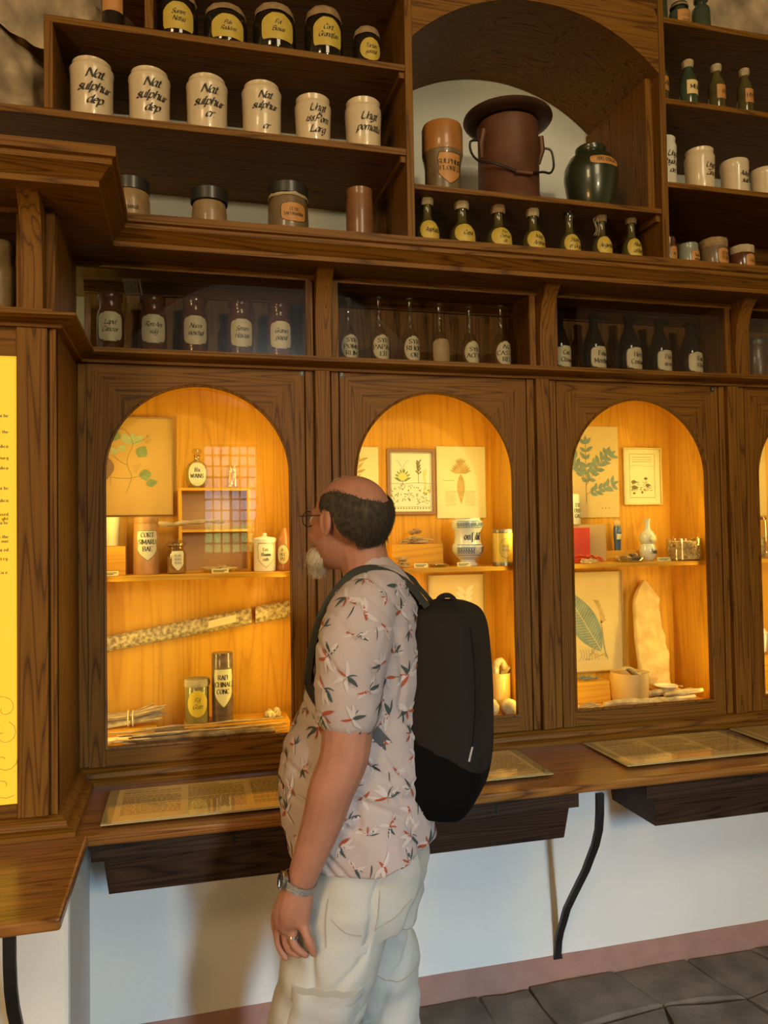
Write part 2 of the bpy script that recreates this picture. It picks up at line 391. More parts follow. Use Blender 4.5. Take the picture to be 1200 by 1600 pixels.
def text_mesh(lines, capht, fn, **k):
    mb = MB()
    for q in text_quads(lines, capht, **k): mb.quad(*[fn(x, y) for x, y in q])
    return mb
def rad_at(prof, z):
    best = 0
    for (r1, z1), (r2, z2) in zip(prof, prof[1:]):
        lo, hi = min(z1, z2), max(z1, z2)
        if lo-1e-6 <= z <= hi+1e-6:
            t = 0 if abs(z2-z1) < 1e-6 else (z-z1)/(z2-z1); best = max(best, r1+(r2-r1)*t)
    return best
def shape_w(shape, t):                       # half width (0..1) at t in [-1, 1] (bottom..top)
    if shape == 'oval': return math.sqrt(max(0, 1-t*t))
    if shape == 'rect': return 1.0
    if shape == 'round': return (1-abs(t)**5)**0.35 if abs(t) < 1 else 0.25
    if shape == 'arch': return (1.0-0.12*max(0, -t)**6) if t < 0.2 else max(0.30, 1-((t-0.2)/0.8)**2*0.7)
    if shape == 'shield': return 0.96-0.05*math.sin((t+0.2)*6) if t > -0.2 else max(0.02, 0.97-((-0.2-t)/0.8)**1.6*0.95)
    if shape == 'band': return 1.0
    return 1.0
def wrap(cx, cy, cz, prof, face, eps):
    def fn(x, z):
        r = max(rad_at(prof, z), 0.004)
        a = R(face) + x/r
        return (cx+(r+eps)*math.cos(a), cy+(r+eps)*math.sin(a), cz+z)
    return fn
def label_mb(prof, cx, cy, cz, face, zc, hw, hh, shape, eps, shearx=0.0):
    fn = wrap(cx, cy, cz, prof, face, eps); mb = MB(); NZ, NX = 12, 12; n0 = 0
    for i in range(NZ+1):
        t = -1+2*i/NZ; t = math.copysign(abs(t)**0.8, t); w = hw*shape_w(shape, t*0.985)
        for j in range(NX+1): mb.v.append(fn((-1+2*j/NX)*w+shearx*t, zc+t*hh))
    for i in range(NZ):
        for j in range(NX):
            a = i*(NX+1)+j; mb.f.append((a, a+1, a+NX+2, a+NX+1))
    return mb
def vessel(name, label, cat, x, y, z, r, h, prof, mat, group=None, parts=(), lab=None, txt=None, face=-88, elev=False, seg=28, wav=None):
    if elev: h = 1.6+(z+h-1.6)*(y-r)/y-z
    z += 0.0006
    t = thing(name, label, cat, (x, y, z), group)
    pr = [(a*r, b*h) for a, b in prof]
    MB().lathe(pr, x, y, z, seg, wav).build('body', mat, t)
    for nm, pp, m, wv in parts:
        MB().lathe([(a*r, b*h) for a, b in pp], x, y, z, seg, wv).build(nm, m, t)
    base = t
    if lab:
        shape, zc, hw, hh, lm = lab[:5]
        if len(lab) > 5: label_mb(pr, x, y, z, face, zc*h, hw*r*1.07, hh*h*1.05, shape, 0.0006).build('label_border', lab[5], t, smooth=True, fix=False)
        base = label_mb(pr, x, y, z, face, zc*h, hw*r, hh*h, shape, 0.0011).build('label', lm, t, fix=False)
    if txt:
        lines, zc, cap, style = txt[:4]; ink = txt[4] if len(txt) > 4 else INK; ws = txt[5] if len(txt) > 5 else 1.0
        f = wrap(x, y, z, pr, face, 0.0018)
        mb = text_mesh(lines, cap*h, lambda a, b: f(a, b+zc*h), style=style, wscale=ws)
        o = mb.build('lettering', ink, t, smooth=False, fix=False)
        if base is not t: o.parent = base
    return t

# ================================================================ the room
YW, YL = 2.555, 2.135                        # lower wall under the main counter, under the left counter
UW = 3.12                                    # upper wall behind the open shelves
FLX0, FLX1, TOPZ = -3.2, 5.4, 5.3
struct('floor', MB().box(FLX0, FLX1, FY, 3.4, -0.12, -0.022), MORTAR, smooth=False)
floor_o = bpy.data.objects['floor']
def flagstones():
    rnd = random.Random(5)
    xs0, nx, dx = -0.9, 15, 0.30; ys0, ny, dy = 1.15, 6, 0.236
    P = {}
    for i in range(nx+1):
        for j in range(ny+1):
            edge = j in (0, ny)
            P[i, j] = (xs0+i*dx+rnd.uniform(-.07, .07), min(ys0+j*dy+(0 if edge else rnd.uniform(-.055, .055)), YW-0.004))
    for i in range(nx):
        for j in range(ny):
            q = [P[i, j], P[i+1, j], P[i+1, j+1], P[i, j+1]]
            cx = sum(p[0] for p in q)/4; cy = sum(p[1] for p in q)/4
            if cx < -0.30 and cy > YL-0.12: continue
            q = [(cx+(p[0]-cx)*0.975, cy+(p[1]-cy)*0.972) for p in q]
            z = rnd.uniform(-0.006, 0.004); mb = MB(); n = []
            for a in range(4):
                p, s = q[a], q[(a+1) % 4]
                n.append(p); n.append(((p[0]+s[0])/2+rnd.uniform(-.012, .012), (p[1]+s[1])/2+rnd.uniform(-.012, .012)))
            n = [(x, min(y, YW-0.003)) for x, y in n]
            mb.v = [(x, y, -0.021) for x, y in n] + [(x, y, z-0.004) for x, y in n] + [(cx+(x-cx)*.93, cy+(y-cy)*.93, z+rnd.uniform(-.002, .005)) for x, y in n] + [(cx+rnd.uniform(-.05, .05), cy+rnd.uniform(-.04, .04), z+rnd.uniform(-.004, .007))]
            for a in range(8):
                b = (a+1) % 8
                mb.f += [(a, b, 8+b, 8+a), (8+a, 8+b, 16+b, 16+a), (16+a, 16+b, 24)]
            mb.build('stone', STONE, floor_o, angle=8)
flagstones()
struct('wall_back', MB().box(-0.36, FLX1, YW, 3.3, -0.02, 0.7645), PLASTER, smooth=False)
struct('wall_back_left', MB().box(FLX0, -0.30, YL, YW+.01, -0.02, 0.7645), PLASTER, smooth=False, bevel=0.012)
def wavy_band(name, x0, x1, y, h):
    mb = MB(); n = 60
    for i in range(n+1):
        x = x0+(x1-x0)*i/n; zz = h+0.0035*noise.noise(Vector((x*3, 1, 0)))+0.0015*noise.noise(Vector((x*17, 2, 0)))
        mb.v += [(x, y-0.004, -0.021), (x, y-0.004, zz), (x, y+0.002, zz+0.001)]
    for i in range(n):
        a = i*3; mb.f += [(a, a+3, a+4, a+1), (a+1, a+4, a+5, a+2)]
    return struct(name, mb, PINK, fix=False)
wavy_band('baseboard_back', -0.30, FLX1, YW, 0.088)
wavy_band('baseboard_left', FLX0, -0.30, YL, 0.088)
# upper wall: plain plaster, rough lime-washed rock at its left and over the right shelves
def rough_wall(name, x0, x1, z0, z1, y, amp, mat, nx, nz, lump):
    mb = MB()
    for j in range(nz+1):
        for i in range(nx+1):
            x = x0+(x1-x0)*i/nx; z = z0+(z1-z0)*j/nz; v = Vector((x*1.6, z*1.6, 3.1))
            d = amp*(noise.noise(v)*1.2+noise.noise(v*2.7)*0.6+abs(noise.noise(v*6.3))*0.6+noise.noise(v*14)*0.28+noise.noise(v*31)*0.10)
            mb.v.append((x, y-lump(x, z)-d, z))
    for j in range(nz):
        for i in range(nx):
            a = j*(nx+1)+i; mb.f.append((a, a+1, a+nx+2, a+nx+1))
    return struct(name, mb, mat, angle=80, fix=False)
struct('wall_upper', MB().box(FLX0, FLX1, UW, UW+0.2, 0.8, TOPZ), PLASTER, smooth=False)
rough_wall('wall_rock_left', -3.2, -0.440, 2.984, 3.40, 3.05, 0.10, ROCK, 200, 40, lambda x, z: 0.34*min(1, max(0, (-0.40-x)/0.22))**0.7)
rough_wall('wall_rock_top', -3.2, -0.02, 3.29, TOPZ, 3.05, 0.10, ROCK, 160, 100, lambda x, z: 0.34*min(1, max(0, (-0.16-x)/0.45))**0.7)
rough_wall('wall_rock_right', 1.2, FLX1, 3.645, TOPZ, 3.05, 0.035, ROCK, 90, 26, lambda x, z: 0.0)
struct('wall_left', MB().box(FLX0-0.2, FLX0, FY, 3.3, -0.12, TOPZ), ROOMW, smooth=False)
struct('wall_right', MB().box(FLX1, FLX1+0.2, FY, 3.3, -0.12, TOPZ), ROOMW, smooth=False)
struct('ceiling', MB().box(FLX0-.2, FLX1+.2, FY-.4, 3.4, TOPZ, TOPZ+0.15), plain('dark_ceiling_boards', (.09, .05, .025), .8), smooth=False)
WA = (0.20, 0.92, 1.37, 2.82); WB = (1.46, 1.98, 1.50, 3.00)   # the two windows behind the camera: x0, x1, z0, z1
fwm = MB()
for a, b in ((FLX0, WA[0]), (WA[1], WB[0]), (WB[1], FLX1)): fwm.box(a, b, FY-0.4, FY, -0.12, TOPZ)
for w in (WA, WB): fwm.box(w[0], w[1], FY-0.4, FY, -0.12, w[2]); fwm.box(w[0], w[1], FY-0.4, FY, w[3], TOPZ)
struct('wall_front', fwm, ROOMW, smooth=False)
BAR = plain('window_bar_paint', (0.06, 0.04, 0.03), 0.6)
for k, w in enumerate((WA, WB), 1):
    x0, x1, z0, z1 = w; y = FY-0.30
    fr = MB().box(x0, x0+.03, y-.03, y+.02, z0, z1).box(x1-.03, x1, y-.03, y+.02, z0, z1).box(x0, x1, y-.03, y+.02, z0, z0+.03).box(x0, x1, y-.03, y+.02, z1-.03, z1)
    xm = (x0+x1)/2; fr.box(xm-.016, xm+.016, y-.03, y+.02, z0, z1)
    wo = struct('window_%d' % k, fr, BAR, smooth=False)
    nx = 3
    for half in ((x0+.03, xm-.016), (xm+.016, x1-.03)):
        for i in range(1, nx):
            x = half[0]+(half[1]-half[0])*i/nx; MB().box(x-.011, x+.011, y-.012, y, z0+.03, z1-.03).build('glazing_bar', BAR, wo, smooth=False)
    for i in range(1, 10):
        z = z0+(z1-z0)*i/10; MB().box(x0+.03, x1-.03, y-.011, y-.001, z-.011, z+.011).build('glazing_bar', BAR, wo, smooth=False)
    MB().box(x0+.02, x1-.02, y-.008, y-.005, z0+.02, z1-.02).build('pane', GPANE, wo, smooth=False)
LAWN = plain('lawn', (0.10, 0.22, 0.05), 0.9, var=0.5, vscale=1.5)
BRICK = plain('far_facade', (0.42, 0.24, 0.13), 0.9, col2=(0.26, 0.20, 0.17), vscale=0.9)
struct('ground_outside', MB().box(-25, 25, -40, FY-0.42, -0.5, -0.3), LAWN, smooth=False)
struct('hedge_outside', MB().box(-18, 22, -17.6, -17, -0.3, 1.95), plain('hedge_green', (.16, .34, .07), .9, var=.6, vscale=2.5), smooth=False)
struct('wall_outside_pale', MB().box(-18, 22, -17.9, -17.65, -0.3, 2.95), plain('pale_blue_wall', (.40, .46, .58), .9, var=.5, vscale=1.2), smooth=False)
struct('wall_courtyard', MB().box(-18, 22, -19, -18, -0.3, 9.0), BRICK, smooth=False)

# ================================================================ the apothecary fitting
YD = 2.72; YDL = 2.30; XS = -0.352           # door plane, left door plane, side of the projecting left part
ZB, ZD0, ZD1, ZLG, ZC = 0.795, 0.845, 2.195, 2.227, 2.622
ARCH_Z, ARCH_R, OPEN_Z = 1.815, 0.31, 0.905
def arch_pts(cx, r, zs, n=28, k=1.0): return [(cx+r*math.cos(math.pi*i/n), zs+r*k*math.sin(math.pi*i/n)) for i in range(n+1)]
def ray_to_rect(cx, cz, a, x0, x1, z1):
    c, s = math.cos(a), math.sin(a); t = 1e9
    if c > 1e-6: t = min(t, (x1-cx)/c)
    if c < -1e-6: t = min(t, (x0-cx)/c)
    if s > 1e-6: t = min(t, (z1-cz)/s)
    return (cx+c*t, cz+s*t)
def arch_band(mb, cx, zs, r_in, outer, y0, y1, n=40, a0=0.0, a1=math.pi):
    """solid between an arch of radius r_in and outer(a) -> (x, z)"""
    n0 = len(mb.v)
    for i in range(n+1):
        a = a0+(a1-a0)*i/n; pi_ = (cx+r_in*math.cos(a), zs+r_in*math.sin(a)); po = outer(a)
        mb.v += [(pi_[0], y0, pi_[1]), (po[0], y0, po[1]), (po[0], y1, po[1]), (pi_[0], y1, pi_[1])]
    for i in range(n):
        a = n0+i*4; b = a+4
        for k in range(4): mb.f.append((a+k, a+(k+1) % 4, b+(k+1) % 4, b+k))
    e = n0+n*4; mb.f += [(n0, n0+1, n0+2, n0+3), (e+3, e+2, e+1, e)]
    return mb
NAMES = ['first', 'second', 'third', 'fourth']
for ci, c in enumerate(CAB_X):
    lab = ['lit arched display cabinet holding the leaning bark strip and twigs, beside the yellow text panel',
           'lit arched display cabinet behind the standing man, holding the blue and white majolica jar',
           'lit arched display cabinet holding the tall pale bark slab and the red packet',
           'lit arched display cabinet cut off by the right edge of the photo'][ci]
    cab = thing('display_cabinet', lab, 'cabinet', (c, 2.9, ZB), 'arched display cabinets in the back wall')
    MB().box(c-.345, c+.345, 3.03, 3.045, .87, 2.19).build('back_panel', BZ, cab, smooth=False)
    for s in (-1, 1):
        a, b = sorted((c+s*.345, c+s*.360)); MB().box(a, b, 2.752, 3.03, .87, 2.19).build('side_panel', BZ, cab, smooth=False)
    MB().box(c-.36, c+.36, 2.752, 3.045, .868, .884).build('bottom_panel', BX, cab, smooth=False)
    MB().box(c-.36, c+.36, 2.752, 3.045, 2.186, 2.20).build('top_panel', BX, cab, smooth=False)
    MB().box(c-.343, c+.343, 2.80, 3.028, 1.452, 1.469).build('shelf', BX, cab, smooth=False, bevel=0.001)
    # door
    y0, y1 = YD, YD+0.028
    door = arch_band(MB(), c, ARCH_Z, ARCH_R, lambda a: ray_to_rect(c, ARCH_Z, a, c-.365, c+.365, ZD1), y0, y1, 44, R(46), R(134)).build('door', WX, cab, angle=25)
    door.name = 'door'
    for s in (-1, 1):
        mb = MB(); a, b = sorted((c+s*ARCH_R, c+s*.365)); mb.box(a, b, y0, y1, ZD0, ARCH_Z)
        r = (0, R(46)) if s > 0 else (R(134), math.pi)
        arch_band(mb, c, ARCH_Z, ARCH_R, lambda a: ray_to_rect(c, ARCH_Z, a, c-.365, c+.365, ZD1), y0, y1, 20, r[0], r[1])
        mb.build('stile', WZ, door, angle=25)
    MB().box(c-ARCH_R, c+ARCH_R, y0, y1, ZD0, OPEN_Z).build('bottom_rail', WX, door, smooth=False)
    # mitred inner frame lines on the spandrels and a bead round the opening
    for s in (-1, 1):
        m2 = MB()
        for w, d in ((.300, 0), (.286, 1)):
            p0 = Vector((c+s*w, 2.155-d*.014)); 
            m2.box(min(p0.x, p0.x-s*.002), max(p0.x, p0.x-s*.002), y0-.0012, y0, ARCH_Z+.22-d*.02, p0.y)
            a, b = sorted((p0.x, c+s*(.13+d*.03))); m2.box(a, b, y0-.0012, y0, p0.y-.002, p0.y)
        m2.build('spandrel_line', WZ, door, smooth=False)
    bead = MB(); prof = [(-.004, 0), (-.004, -.004), (.003, -.006), (.006, 0)]
    path = [(c+ARCH_R, OPEN_Z)] + arch_pts(c, ARCH_R, ARCH_Z, 36) + [(c-ARCH_R, OPEN_Z), (c+ARCH_R, OPEN_Z)]
    rr = []
    for i, (px, pz) in enumerate(path):
        dx, dz = (px-c), (pz-ARCH_Z if pz > ARCH_Z else 0)
        if pz <= OPEN_Z+1e-6: nx_, nz_ = math.copysign(1, dx), -1.0
        else:
            L = math.hypot(dx, dz); nx_, nz_ = dx/L, dz/L
        rr.append([(px+nx_*o, y0+d, pz+nz_*o) for o, d in prof])
    bead.rings(rr, cap=False).build('bead', WZ, door)
    gp = MB(); pts = [(c+ARCH_R+.008, OPEN_Z-.008)] + arch_pts(c, ARCH_R+.008, ARCH_Z, 36) + [(c-ARCH_R-.008, OPEN_Z-.008)]
    gp.v = [(x, y1+.002, z) for x, z in pts]; gp.f = [tuple(range(len(pts)))]
    gp.build('glass_pane', GPANE, door, smooth=False, fix=False)
    kx = c+.338; MB().box(kx-.003, kx+.003, YD-.0012, YD-.0002, 1.49, 1.505).build('keyhole', LIDB, door, smooth=False)
    # pilaster to the right of the door (three reeds), left one beside the corner for the first
    for (xa, xb) in (((XS+.0, c-.367),) if ci == 0 else ()) + ((c+.367, c+.493),):
        w = xb-xa; mb = MB().box(xa, xb, YD+.006, YD+.03, ZD0, ZD1)
        if w > .06:
            mb.box(xa+.002, xa+.030, YD-.004, YD+.006, ZD0, ZD1).box(xa+.036, xb-.036, YD-.016, YD+.006, ZD0, ZD1).box(xb-.030, xb-.002, YD-.004, YD+.006, ZD0, ZD1)
        mb.build('pilaster', WZ, cab, smooth=False, bevel=0.003)
sp = arch_band(MB(), 1.15, 2.68, 2.27, lambda a: ray_to_rect(1.15, 2.68, a, FLX0, FLX1, TOPZ), FY+.002, FY+.09, 40, R(18.5), R(161.5))
struct('trim_2', sp, plain('dark_vault_wood', (.05, .028, .014), .8))
# little enamel number tags on the top rails
TAGM = plain('number_tag_black', (0.012, 0.012, 0.012), 0.4)
DIGW = plain('number_paint', (0.5, 0.48, 0.42), 0.5)
for n, x, z, w_ in (('1', .402, 2.182, 'at the right corner of the leftmost arched door, reading 1'), ('2', .548, 2.182, 'at the left corner of the middle arched door, reading 2'), ('3', 2.105, 2.178, 'at the right corner of the third arched door')):
    t = thing('number_tag', 'tiny black number tag '+w_, 'tag', (x, YD, z), 'number tags on the doors')
    MB().box(x-.008, x+.008, YD-.003, YD-.0003, z-.011, z+.011).build('plate', TAGM, t, smooth=False)
    text_mesh([n], .010, lambda a, b: (x+a, YD-.0034, z+b)).build('numeral', DIGW, t, smooth=False, fix=False)
# mouldings that run along the whole front
BODY = [(-3.0, YDL), (XS, YDL), (XS, YD), (FLX1-.01, YD)]
sk = MB().sweep([(-.03, ZB), (.052, ZB), (.052, ZB+.012), (.040, ZB+.020), (.030, ZB+.022), (.026, ZB+.036), (.012, ZB+.046), (.006, ZB+.049), (-.03, ZB+.049)], BODY)
tag(sk.build('base_moulding', WX, angle=30), 'dark wooden base moulding where the cabinets stand on the counter', 'moulding')
lg = MB().sweep([(-.03, 2.19), (.018, 2.19), (.020, 2.199), (.034, 2.204), (.052, 2.212), (.060, 2.216), (.060, ZLG-.003), (.054, ZLG), (-.03, ZLG)], BODY)
tag(lg.build('ledge_moulding', WX, angle=30), 'narrow brown wooden ledge running over the arched doors', 'moulding')
CORN = [(-3.0, 2.08), (-.172, 2.08), (-.172, 2.50), (FLX1-.01, 2.50)]
cp = [(0, ZC), (0, ZC-.026), (-.010, ZC-.030), (-.010, ZC-.044), (-.022, ZC-.050), (-.040, ZC-.072), (-.046, ZC-.076), (-.046, ZC-.092), (-.40, ZC-.092), (-.40, ZC)]
tag(MB().sweep(cp, CORN).build('cornice', WX, angle=30), 'deep stepped wooden cornice carrying the open shelves, turning round the projecting left part', 'cornice')
struct('trim_1', MB().box(-0.45, FLX1, 2.85, UW, ZC-.09, ZC-.0015), WX, smooth=False)
# projecting left part: body side, pilaster, door with printed panel
lc = thing('panel_cabinet', 'projecting wooden cabinet at the left edge with a yellow lit text panel', 'cabinet', (-0.9, 2.4, ZB))
MB().box(XS-.02, XS, YDL+.004, YD+.03, ZD0, 2.19).build('side_panel', WZ, lc, smooth=False)
MB().box(-.452, -.372, YDL-.014, YDL+.03, ZD0, 2.19).build('pilaster', WZ, lc, smooth=False, bevel=.003)
MB().box(-.370, XS, YDL-.003, YDL+.03, ZD0, 2.19).build('pilaster', WZ, lc, smooth=False, bevel=.002)
MB().box(-.360, XS+.002, YDL-.008, YDL, ZD0, 2.19).build('reed', WZ, lc, smooth=False, bevel=.002)
MB().box(-1.5, -.452, YDL, YDL+.03, 2.112, 2.19).build('top_rail', WX, lc, smooth=False)
MB().box(-1.5, -.452, YDL, YDL+.03, ZD0, .880).build('bottom_rail', WX, lc, smooth=False)
MB().box(-1.5, -1.40, YDL, YDL+.03, .880, 2.112).build('stile', WZ, lc, smooth=False)
PANEL = emit('lit_yellow_panel', (0.95, 0.58, 0.030), 0.66)
lp = MB().box(-1.40, -.452, YDL+.010, YDL+.014, .880, 2.112).build('text_panel', PANEL, lc, smooth=False, label='yellow backlit text panel')
tm = MB(); rnd = random.Random(3)
ends = ['he', 'the', '', 'burg', '', 'he', '', 'used', 'ght', 'lic', 'the', "na's", 'ed', 'ry).', 'e.']
zs_ = [1.945, 1.90, 1.86, 1.828, 1.80, 1.744, 1.71, 1.672, 1.660, 1.6485, 1.610, 1.598, 1.574, 1.550, 1.512]
for e, z in zip(ends, zs_):
    e2 = ''.join(ch for ch in e if ch in G)
    Q_ = text_quads(['rectum vitas in omni medica '+e2], .0085, bold=0.9); mxx = max(a for q in Q_ for a, b in q)
    for q in Q_: tm.quad(*[(-.477-mxx+a, YDL+.0092, z+b) for a, b in q])
tm.build('lettering', INK, lc, smooth=False, fix=False).parent = lp
orn = MB(); ORNM = plain('pale_ornament', (0.62, 0.42, 0.07), 0.7)
for i in range(5):
    for j in range(4):
        cx, cz = -.49-.075*i, .93+.07*j; pts = [(cx+(.005+.0032*k)*math.cos(k*.55+j), YDL+.009, cz+(.005+.0032*k)*math.sin(k*.55+j)) for k in range(11)]
        orn.tube(pts, .0012, 4)
oo = orn.build('ornament', ORNM, lc); oo.parent = lp; oo['kind'] = 'stuff'

# glazed row between ledge and cornice
rowt = thing('glazed_shelf_row', 'glazed wooden shelf row under the cornice, above the arched doors', 'shelf', (1.2, 2.8, ZLG))
MB().box(XS, FLX1-.01, 2.92, 2.935, ZLG, ZC-.093).build('back_panel', WZ, rowt, smooth=False)
MB().box(XS, FLX1-.01, 2.905, 2.92, 2.488, ZC-.093).build('back_rail', WX, rowt, smooth=False)
MB().box(XS+.001, FLX1-.01, 2.665, 2.92, ZLG-.012, ZLG+.0065).build('shelf', WX, rowt, smooth=False)
MB().box(XS+.001, FLX1-.01, 2.694, 2.712, 2.510, ZC-.093).build('top_rail', WX, rowt, smooth=False)
POSTX = [.475, 1.340, 2.215, 3.08]
for i, px in enumerate(POSTX):
    MB().box(px-.045, px+.045, 2.712, 2.92, ZLG+.006, ZC-.093).build('partition', WZ, rowt, smooth=False)
    for s in (-1, 1):
        a, b = sorted((px+s*.034, px+s*.058)); MB().box(a, b, 2.695, 2.712, ZLG+.006, 2.510).build('frame_strip', WZ, rowt, smooth=False)
    fr = [(2.712, ZLG+.006), (2.672, ZLG+.006), (2.672, 2.32)] + [(2.672-.085*(1-math.cos(R(90)*k/8)), 2.32+.21*math.sin(R(90)*k/8)) for k in range(1, 9)] + [(2.712, 2.53)]
    mb = MB(); k = len(fr)
    mb.v = [(px-.028, y, z) for y, z in fr]+[(px+.028, y, z) for y, z in fr]
    mb.f = [tuple(range(k)), tuple(reversed(range(k, 2*k)))]+[(j, k+j, k+(j+1) % k, (j+1) % k) for j in range(k)]
    mb.build('bracket', WZ, rowt, angle=30)
bays = [(XS, .42), (.533, 1.282), (1.398, 2.157), (2.273, 3.02)]
for a, b in bays:
    MB().box(a, b, 2.702, 2.705, ZLG+.006, 2.510).build('glass_pane', GROW, rowt, smooth=False)
lrow = thing('glazed_shelf_row', 'glazed wooden shelf corner above the lit text panel at the left edge', 'shelf', (-.9, 2.5, ZLG))
MB().box(-1.6, XS, YD-.10, YD-.085, ZLG, ZC-.093).build('back_panel', WZ, lrow, smooth=False)
MB().box(-1.6, XS-.001, YDL-.05, YD-.10, ZLG-.012, ZLG+.0065).build('shelf', WX, lrow, smooth=False)
MB().box(-1.6, XS, YDL+.0, YDL+.02, 2.512, ZC-.093).build('top_rail', WX, lrow, smooth=False)
MB().box(-2.9, XS-.001, 2.485, 2.84, ZC-.09, ZC-.004).build('top_board', WX, lrow, smooth=False)
MB().box(XS-.025, XS, YDL+.03, YD, ZLG+.006, ZC-.093).build('side_panel', WZ, lrow, smooth=False)
fr = [(YDL+.03, ZLG+.006), (YDL-.048, ZLG+.006), (YDL-.048, 2.32)] + [(YDL-.048-.085*(1-math.cos(R(90)*k/8)), 2.32+.21*math.sin(R(90)*k/8)) for k in range(1, 9)] + [(YDL+.03, 2.53)]
mb = MB(); k = len(fr); mb.v = [(-.432, y, z) for y, z in fr]+[(-.378, y, z) for y, z in fr]
mb.f = [tuple(range(k)), tuple(reversed(range(k, 2*k)))]+[(j, k+j, k+(j+1) % k, (j+1) % k) for j in range(k)]
mb.build('bracket', WZ, lrow, angle=30)
MB().box(-.378, XS, YDL-.006, YDL+.03, ZLG+.006, ZC-.093).build('frame_strip', WZ, lrow, smooth=False, bevel=.002)
MB().box(-.455, -.436, YDL+.005, YDL+.022, ZLG+.006, 2.512).build('frame_strip', WZ, lrow, smooth=False, label='pale upright strip')
MB().box(-1.6, -.455, YDL+.010, YDL+.013, ZLG+.006, 2.512).build('glass_pane', GPANE, lrow, smooth=False)

# counter
WT0, WT1 = .765, ZB-.001
wt = MB(); pl = [(-3.0, 1.785), (-.268, 1.785), (-.268, 2.24), (FLX1-.01, 2.24), (FLX1-.01, YD+.02), (-.36, YD+.02), (-.36, YDL+.02), (-3.0, YDL+.02)]
k = len(pl); wt.v = [(x, y, WT0) for x, y in pl]+[(x, y, WT1) for x, y in pl]
wt.f = [tuple(range(k)), tuple(range(k, 2*k))]+[(j, (j+1) % k, k+(j+1) % k, k+j) for j in range(k)]
tag(wt.build('counter', WC, smooth=False, bevel=.007), 'worn brown wooden counter running under the cabinets and stepping forward at left', 'counter')
def drawer(x0, x1, label, inset=.032, key=None):
    t = thing('under_counter_box', label, 'drawer', ((x0+x1)/2, 2.4, .62), 'dark boxes hung under the counter')
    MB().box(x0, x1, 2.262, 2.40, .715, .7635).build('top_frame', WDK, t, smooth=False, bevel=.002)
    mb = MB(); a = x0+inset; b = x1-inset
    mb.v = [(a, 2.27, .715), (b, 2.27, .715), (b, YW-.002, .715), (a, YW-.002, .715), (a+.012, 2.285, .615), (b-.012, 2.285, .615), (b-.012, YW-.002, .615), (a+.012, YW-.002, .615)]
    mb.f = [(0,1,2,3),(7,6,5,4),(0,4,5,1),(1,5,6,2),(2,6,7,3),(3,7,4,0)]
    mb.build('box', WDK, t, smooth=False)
    if key:
        for kx in key:
            MB().box(kx-.004, kx+.004, 2.258, 2.263, .726, .748).build('lock_plate', IRON, t, smooth=False)
    return t
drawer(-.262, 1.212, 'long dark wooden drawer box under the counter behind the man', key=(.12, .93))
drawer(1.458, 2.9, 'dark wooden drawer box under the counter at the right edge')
def iron_bracket(x, yo, label):
    pts = [(2.228, .764), (2.231, .70), (2.240, .645), (2.264, .588), (2.300, .530), (2.331, .479), (2.375, .420), (2.424, .354), (2.470, .290), (2.499, .232), (2.525, .185), (2.540, .144), (2.547, .10), (2.548, .080)]
    mb = MB(); rings = []
    for i, (y, z) in enumerate(pts):
        a = pts[max(i-1, 0)]; b = pts[min(i+1, len(pts)-1)]; ty, tz = b[0]-a[0], b[1]-a[1]; L = math.hypot(ty, tz); ny, nz = -tz/L*.006, ty/L*.006
        w = .0125 if i < len(pts)-1 else .016
        rings.append([(x-w, y-ny+yo, z-nz), (x+w, y-ny+yo, z-nz), (x+w, y+ny+yo, z+nz), (x-w, y+ny+yo, z+nz)])
    tag(mb.rings(rings).build('counter_bracket', IRON, angle=50), label, 'bracket', 'iron brackets under the counter')
iron_bracket(1.267, 0, 'black S-curved iron bracket between the two drawer boxes')
iron_bracket(-.372, -.425, 'black iron bracket under the left projecting counter')

# reading panels lying on the counter
TXTM = plain('panel_print', (0.22, 0.14, 0.06), 0.6)
PANB = plain('panel_sheet', (0.88, 0.66, 0.30), 0.35, coat=0.0)
PMARG = plain('panel_margin', (0.40, 0.34, 0.16), 0.4)
GTOP = glass('panel_cover', (0.98, 0.98, 0.97), refl=1.0, ior=1.5)
def reading_panel(x0, x1, y0, label):
    t = thing('reading_panel', label, 'sign', ((x0+x1)/2, y0+.15, ZB), 'glass covered reading panels on the counter')
    z = ZB; y1 = y0+.30
    mb = MB()
    for fx in (x0+.05, x1-.05):
        for fy in (y0+.04, y1-.04): mb.box(fx-.008, fx+.008, fy-.008, fy+.008, z, z+.007)
    mb.build('foot', LIDB, t, smooth=False)
    MB().box(x0, x1, y0, y1, z+.007, z+.0105).build('sheet', PMARG, t, smooth=False)
    MB().box(x0+.028, x1-.028, y0+.006, y1-.006, z+.0105, z+.0109).build('print', PANB, t, smooth=False)
    tq = MB(); rn = random.Random(int(x0*100)); wcol = (x1-x0-.10)/3
    for c in range(3):
        cx = x0+.045+c*(wcol+.012); yy = y1-.024
        tq.quad((cx, yy-.004, z+.0112), (cx+wcol*.55, yy-.004, z+.0112), (cx+wcol*.55, yy, z+.0112), (cx, yy, z+.0112)); yy -= .016
        while yy > y0+.05:
            xx = cx; end = cx+wcol-.01-(rn.random()*.05 if rn.random() < .2 else 0)
            while xx < end:
                w = rn.uniform(.008, .022); tq.quad((xx, yy-.0044, z+.0112), (min(xx+w, end), yy-.0044, z+.0112), (min(xx+w, end), yy, z+.0112), (xx, yy, z+.0112)); xx += w+.003
            yy -= .0098
            if rn.random() < .09: yy -= .008
    tq.build('text_rows', TXTM, t, smooth=False, fix=False)
    MB().box(x0, x1, y0, y1, z+.0135, z+.0160).build('glass_cover', GTOP, t, smooth=False)
reading_panel(-.240, .400, 2.29, 'glass covered reading panel on the counter left of the man')
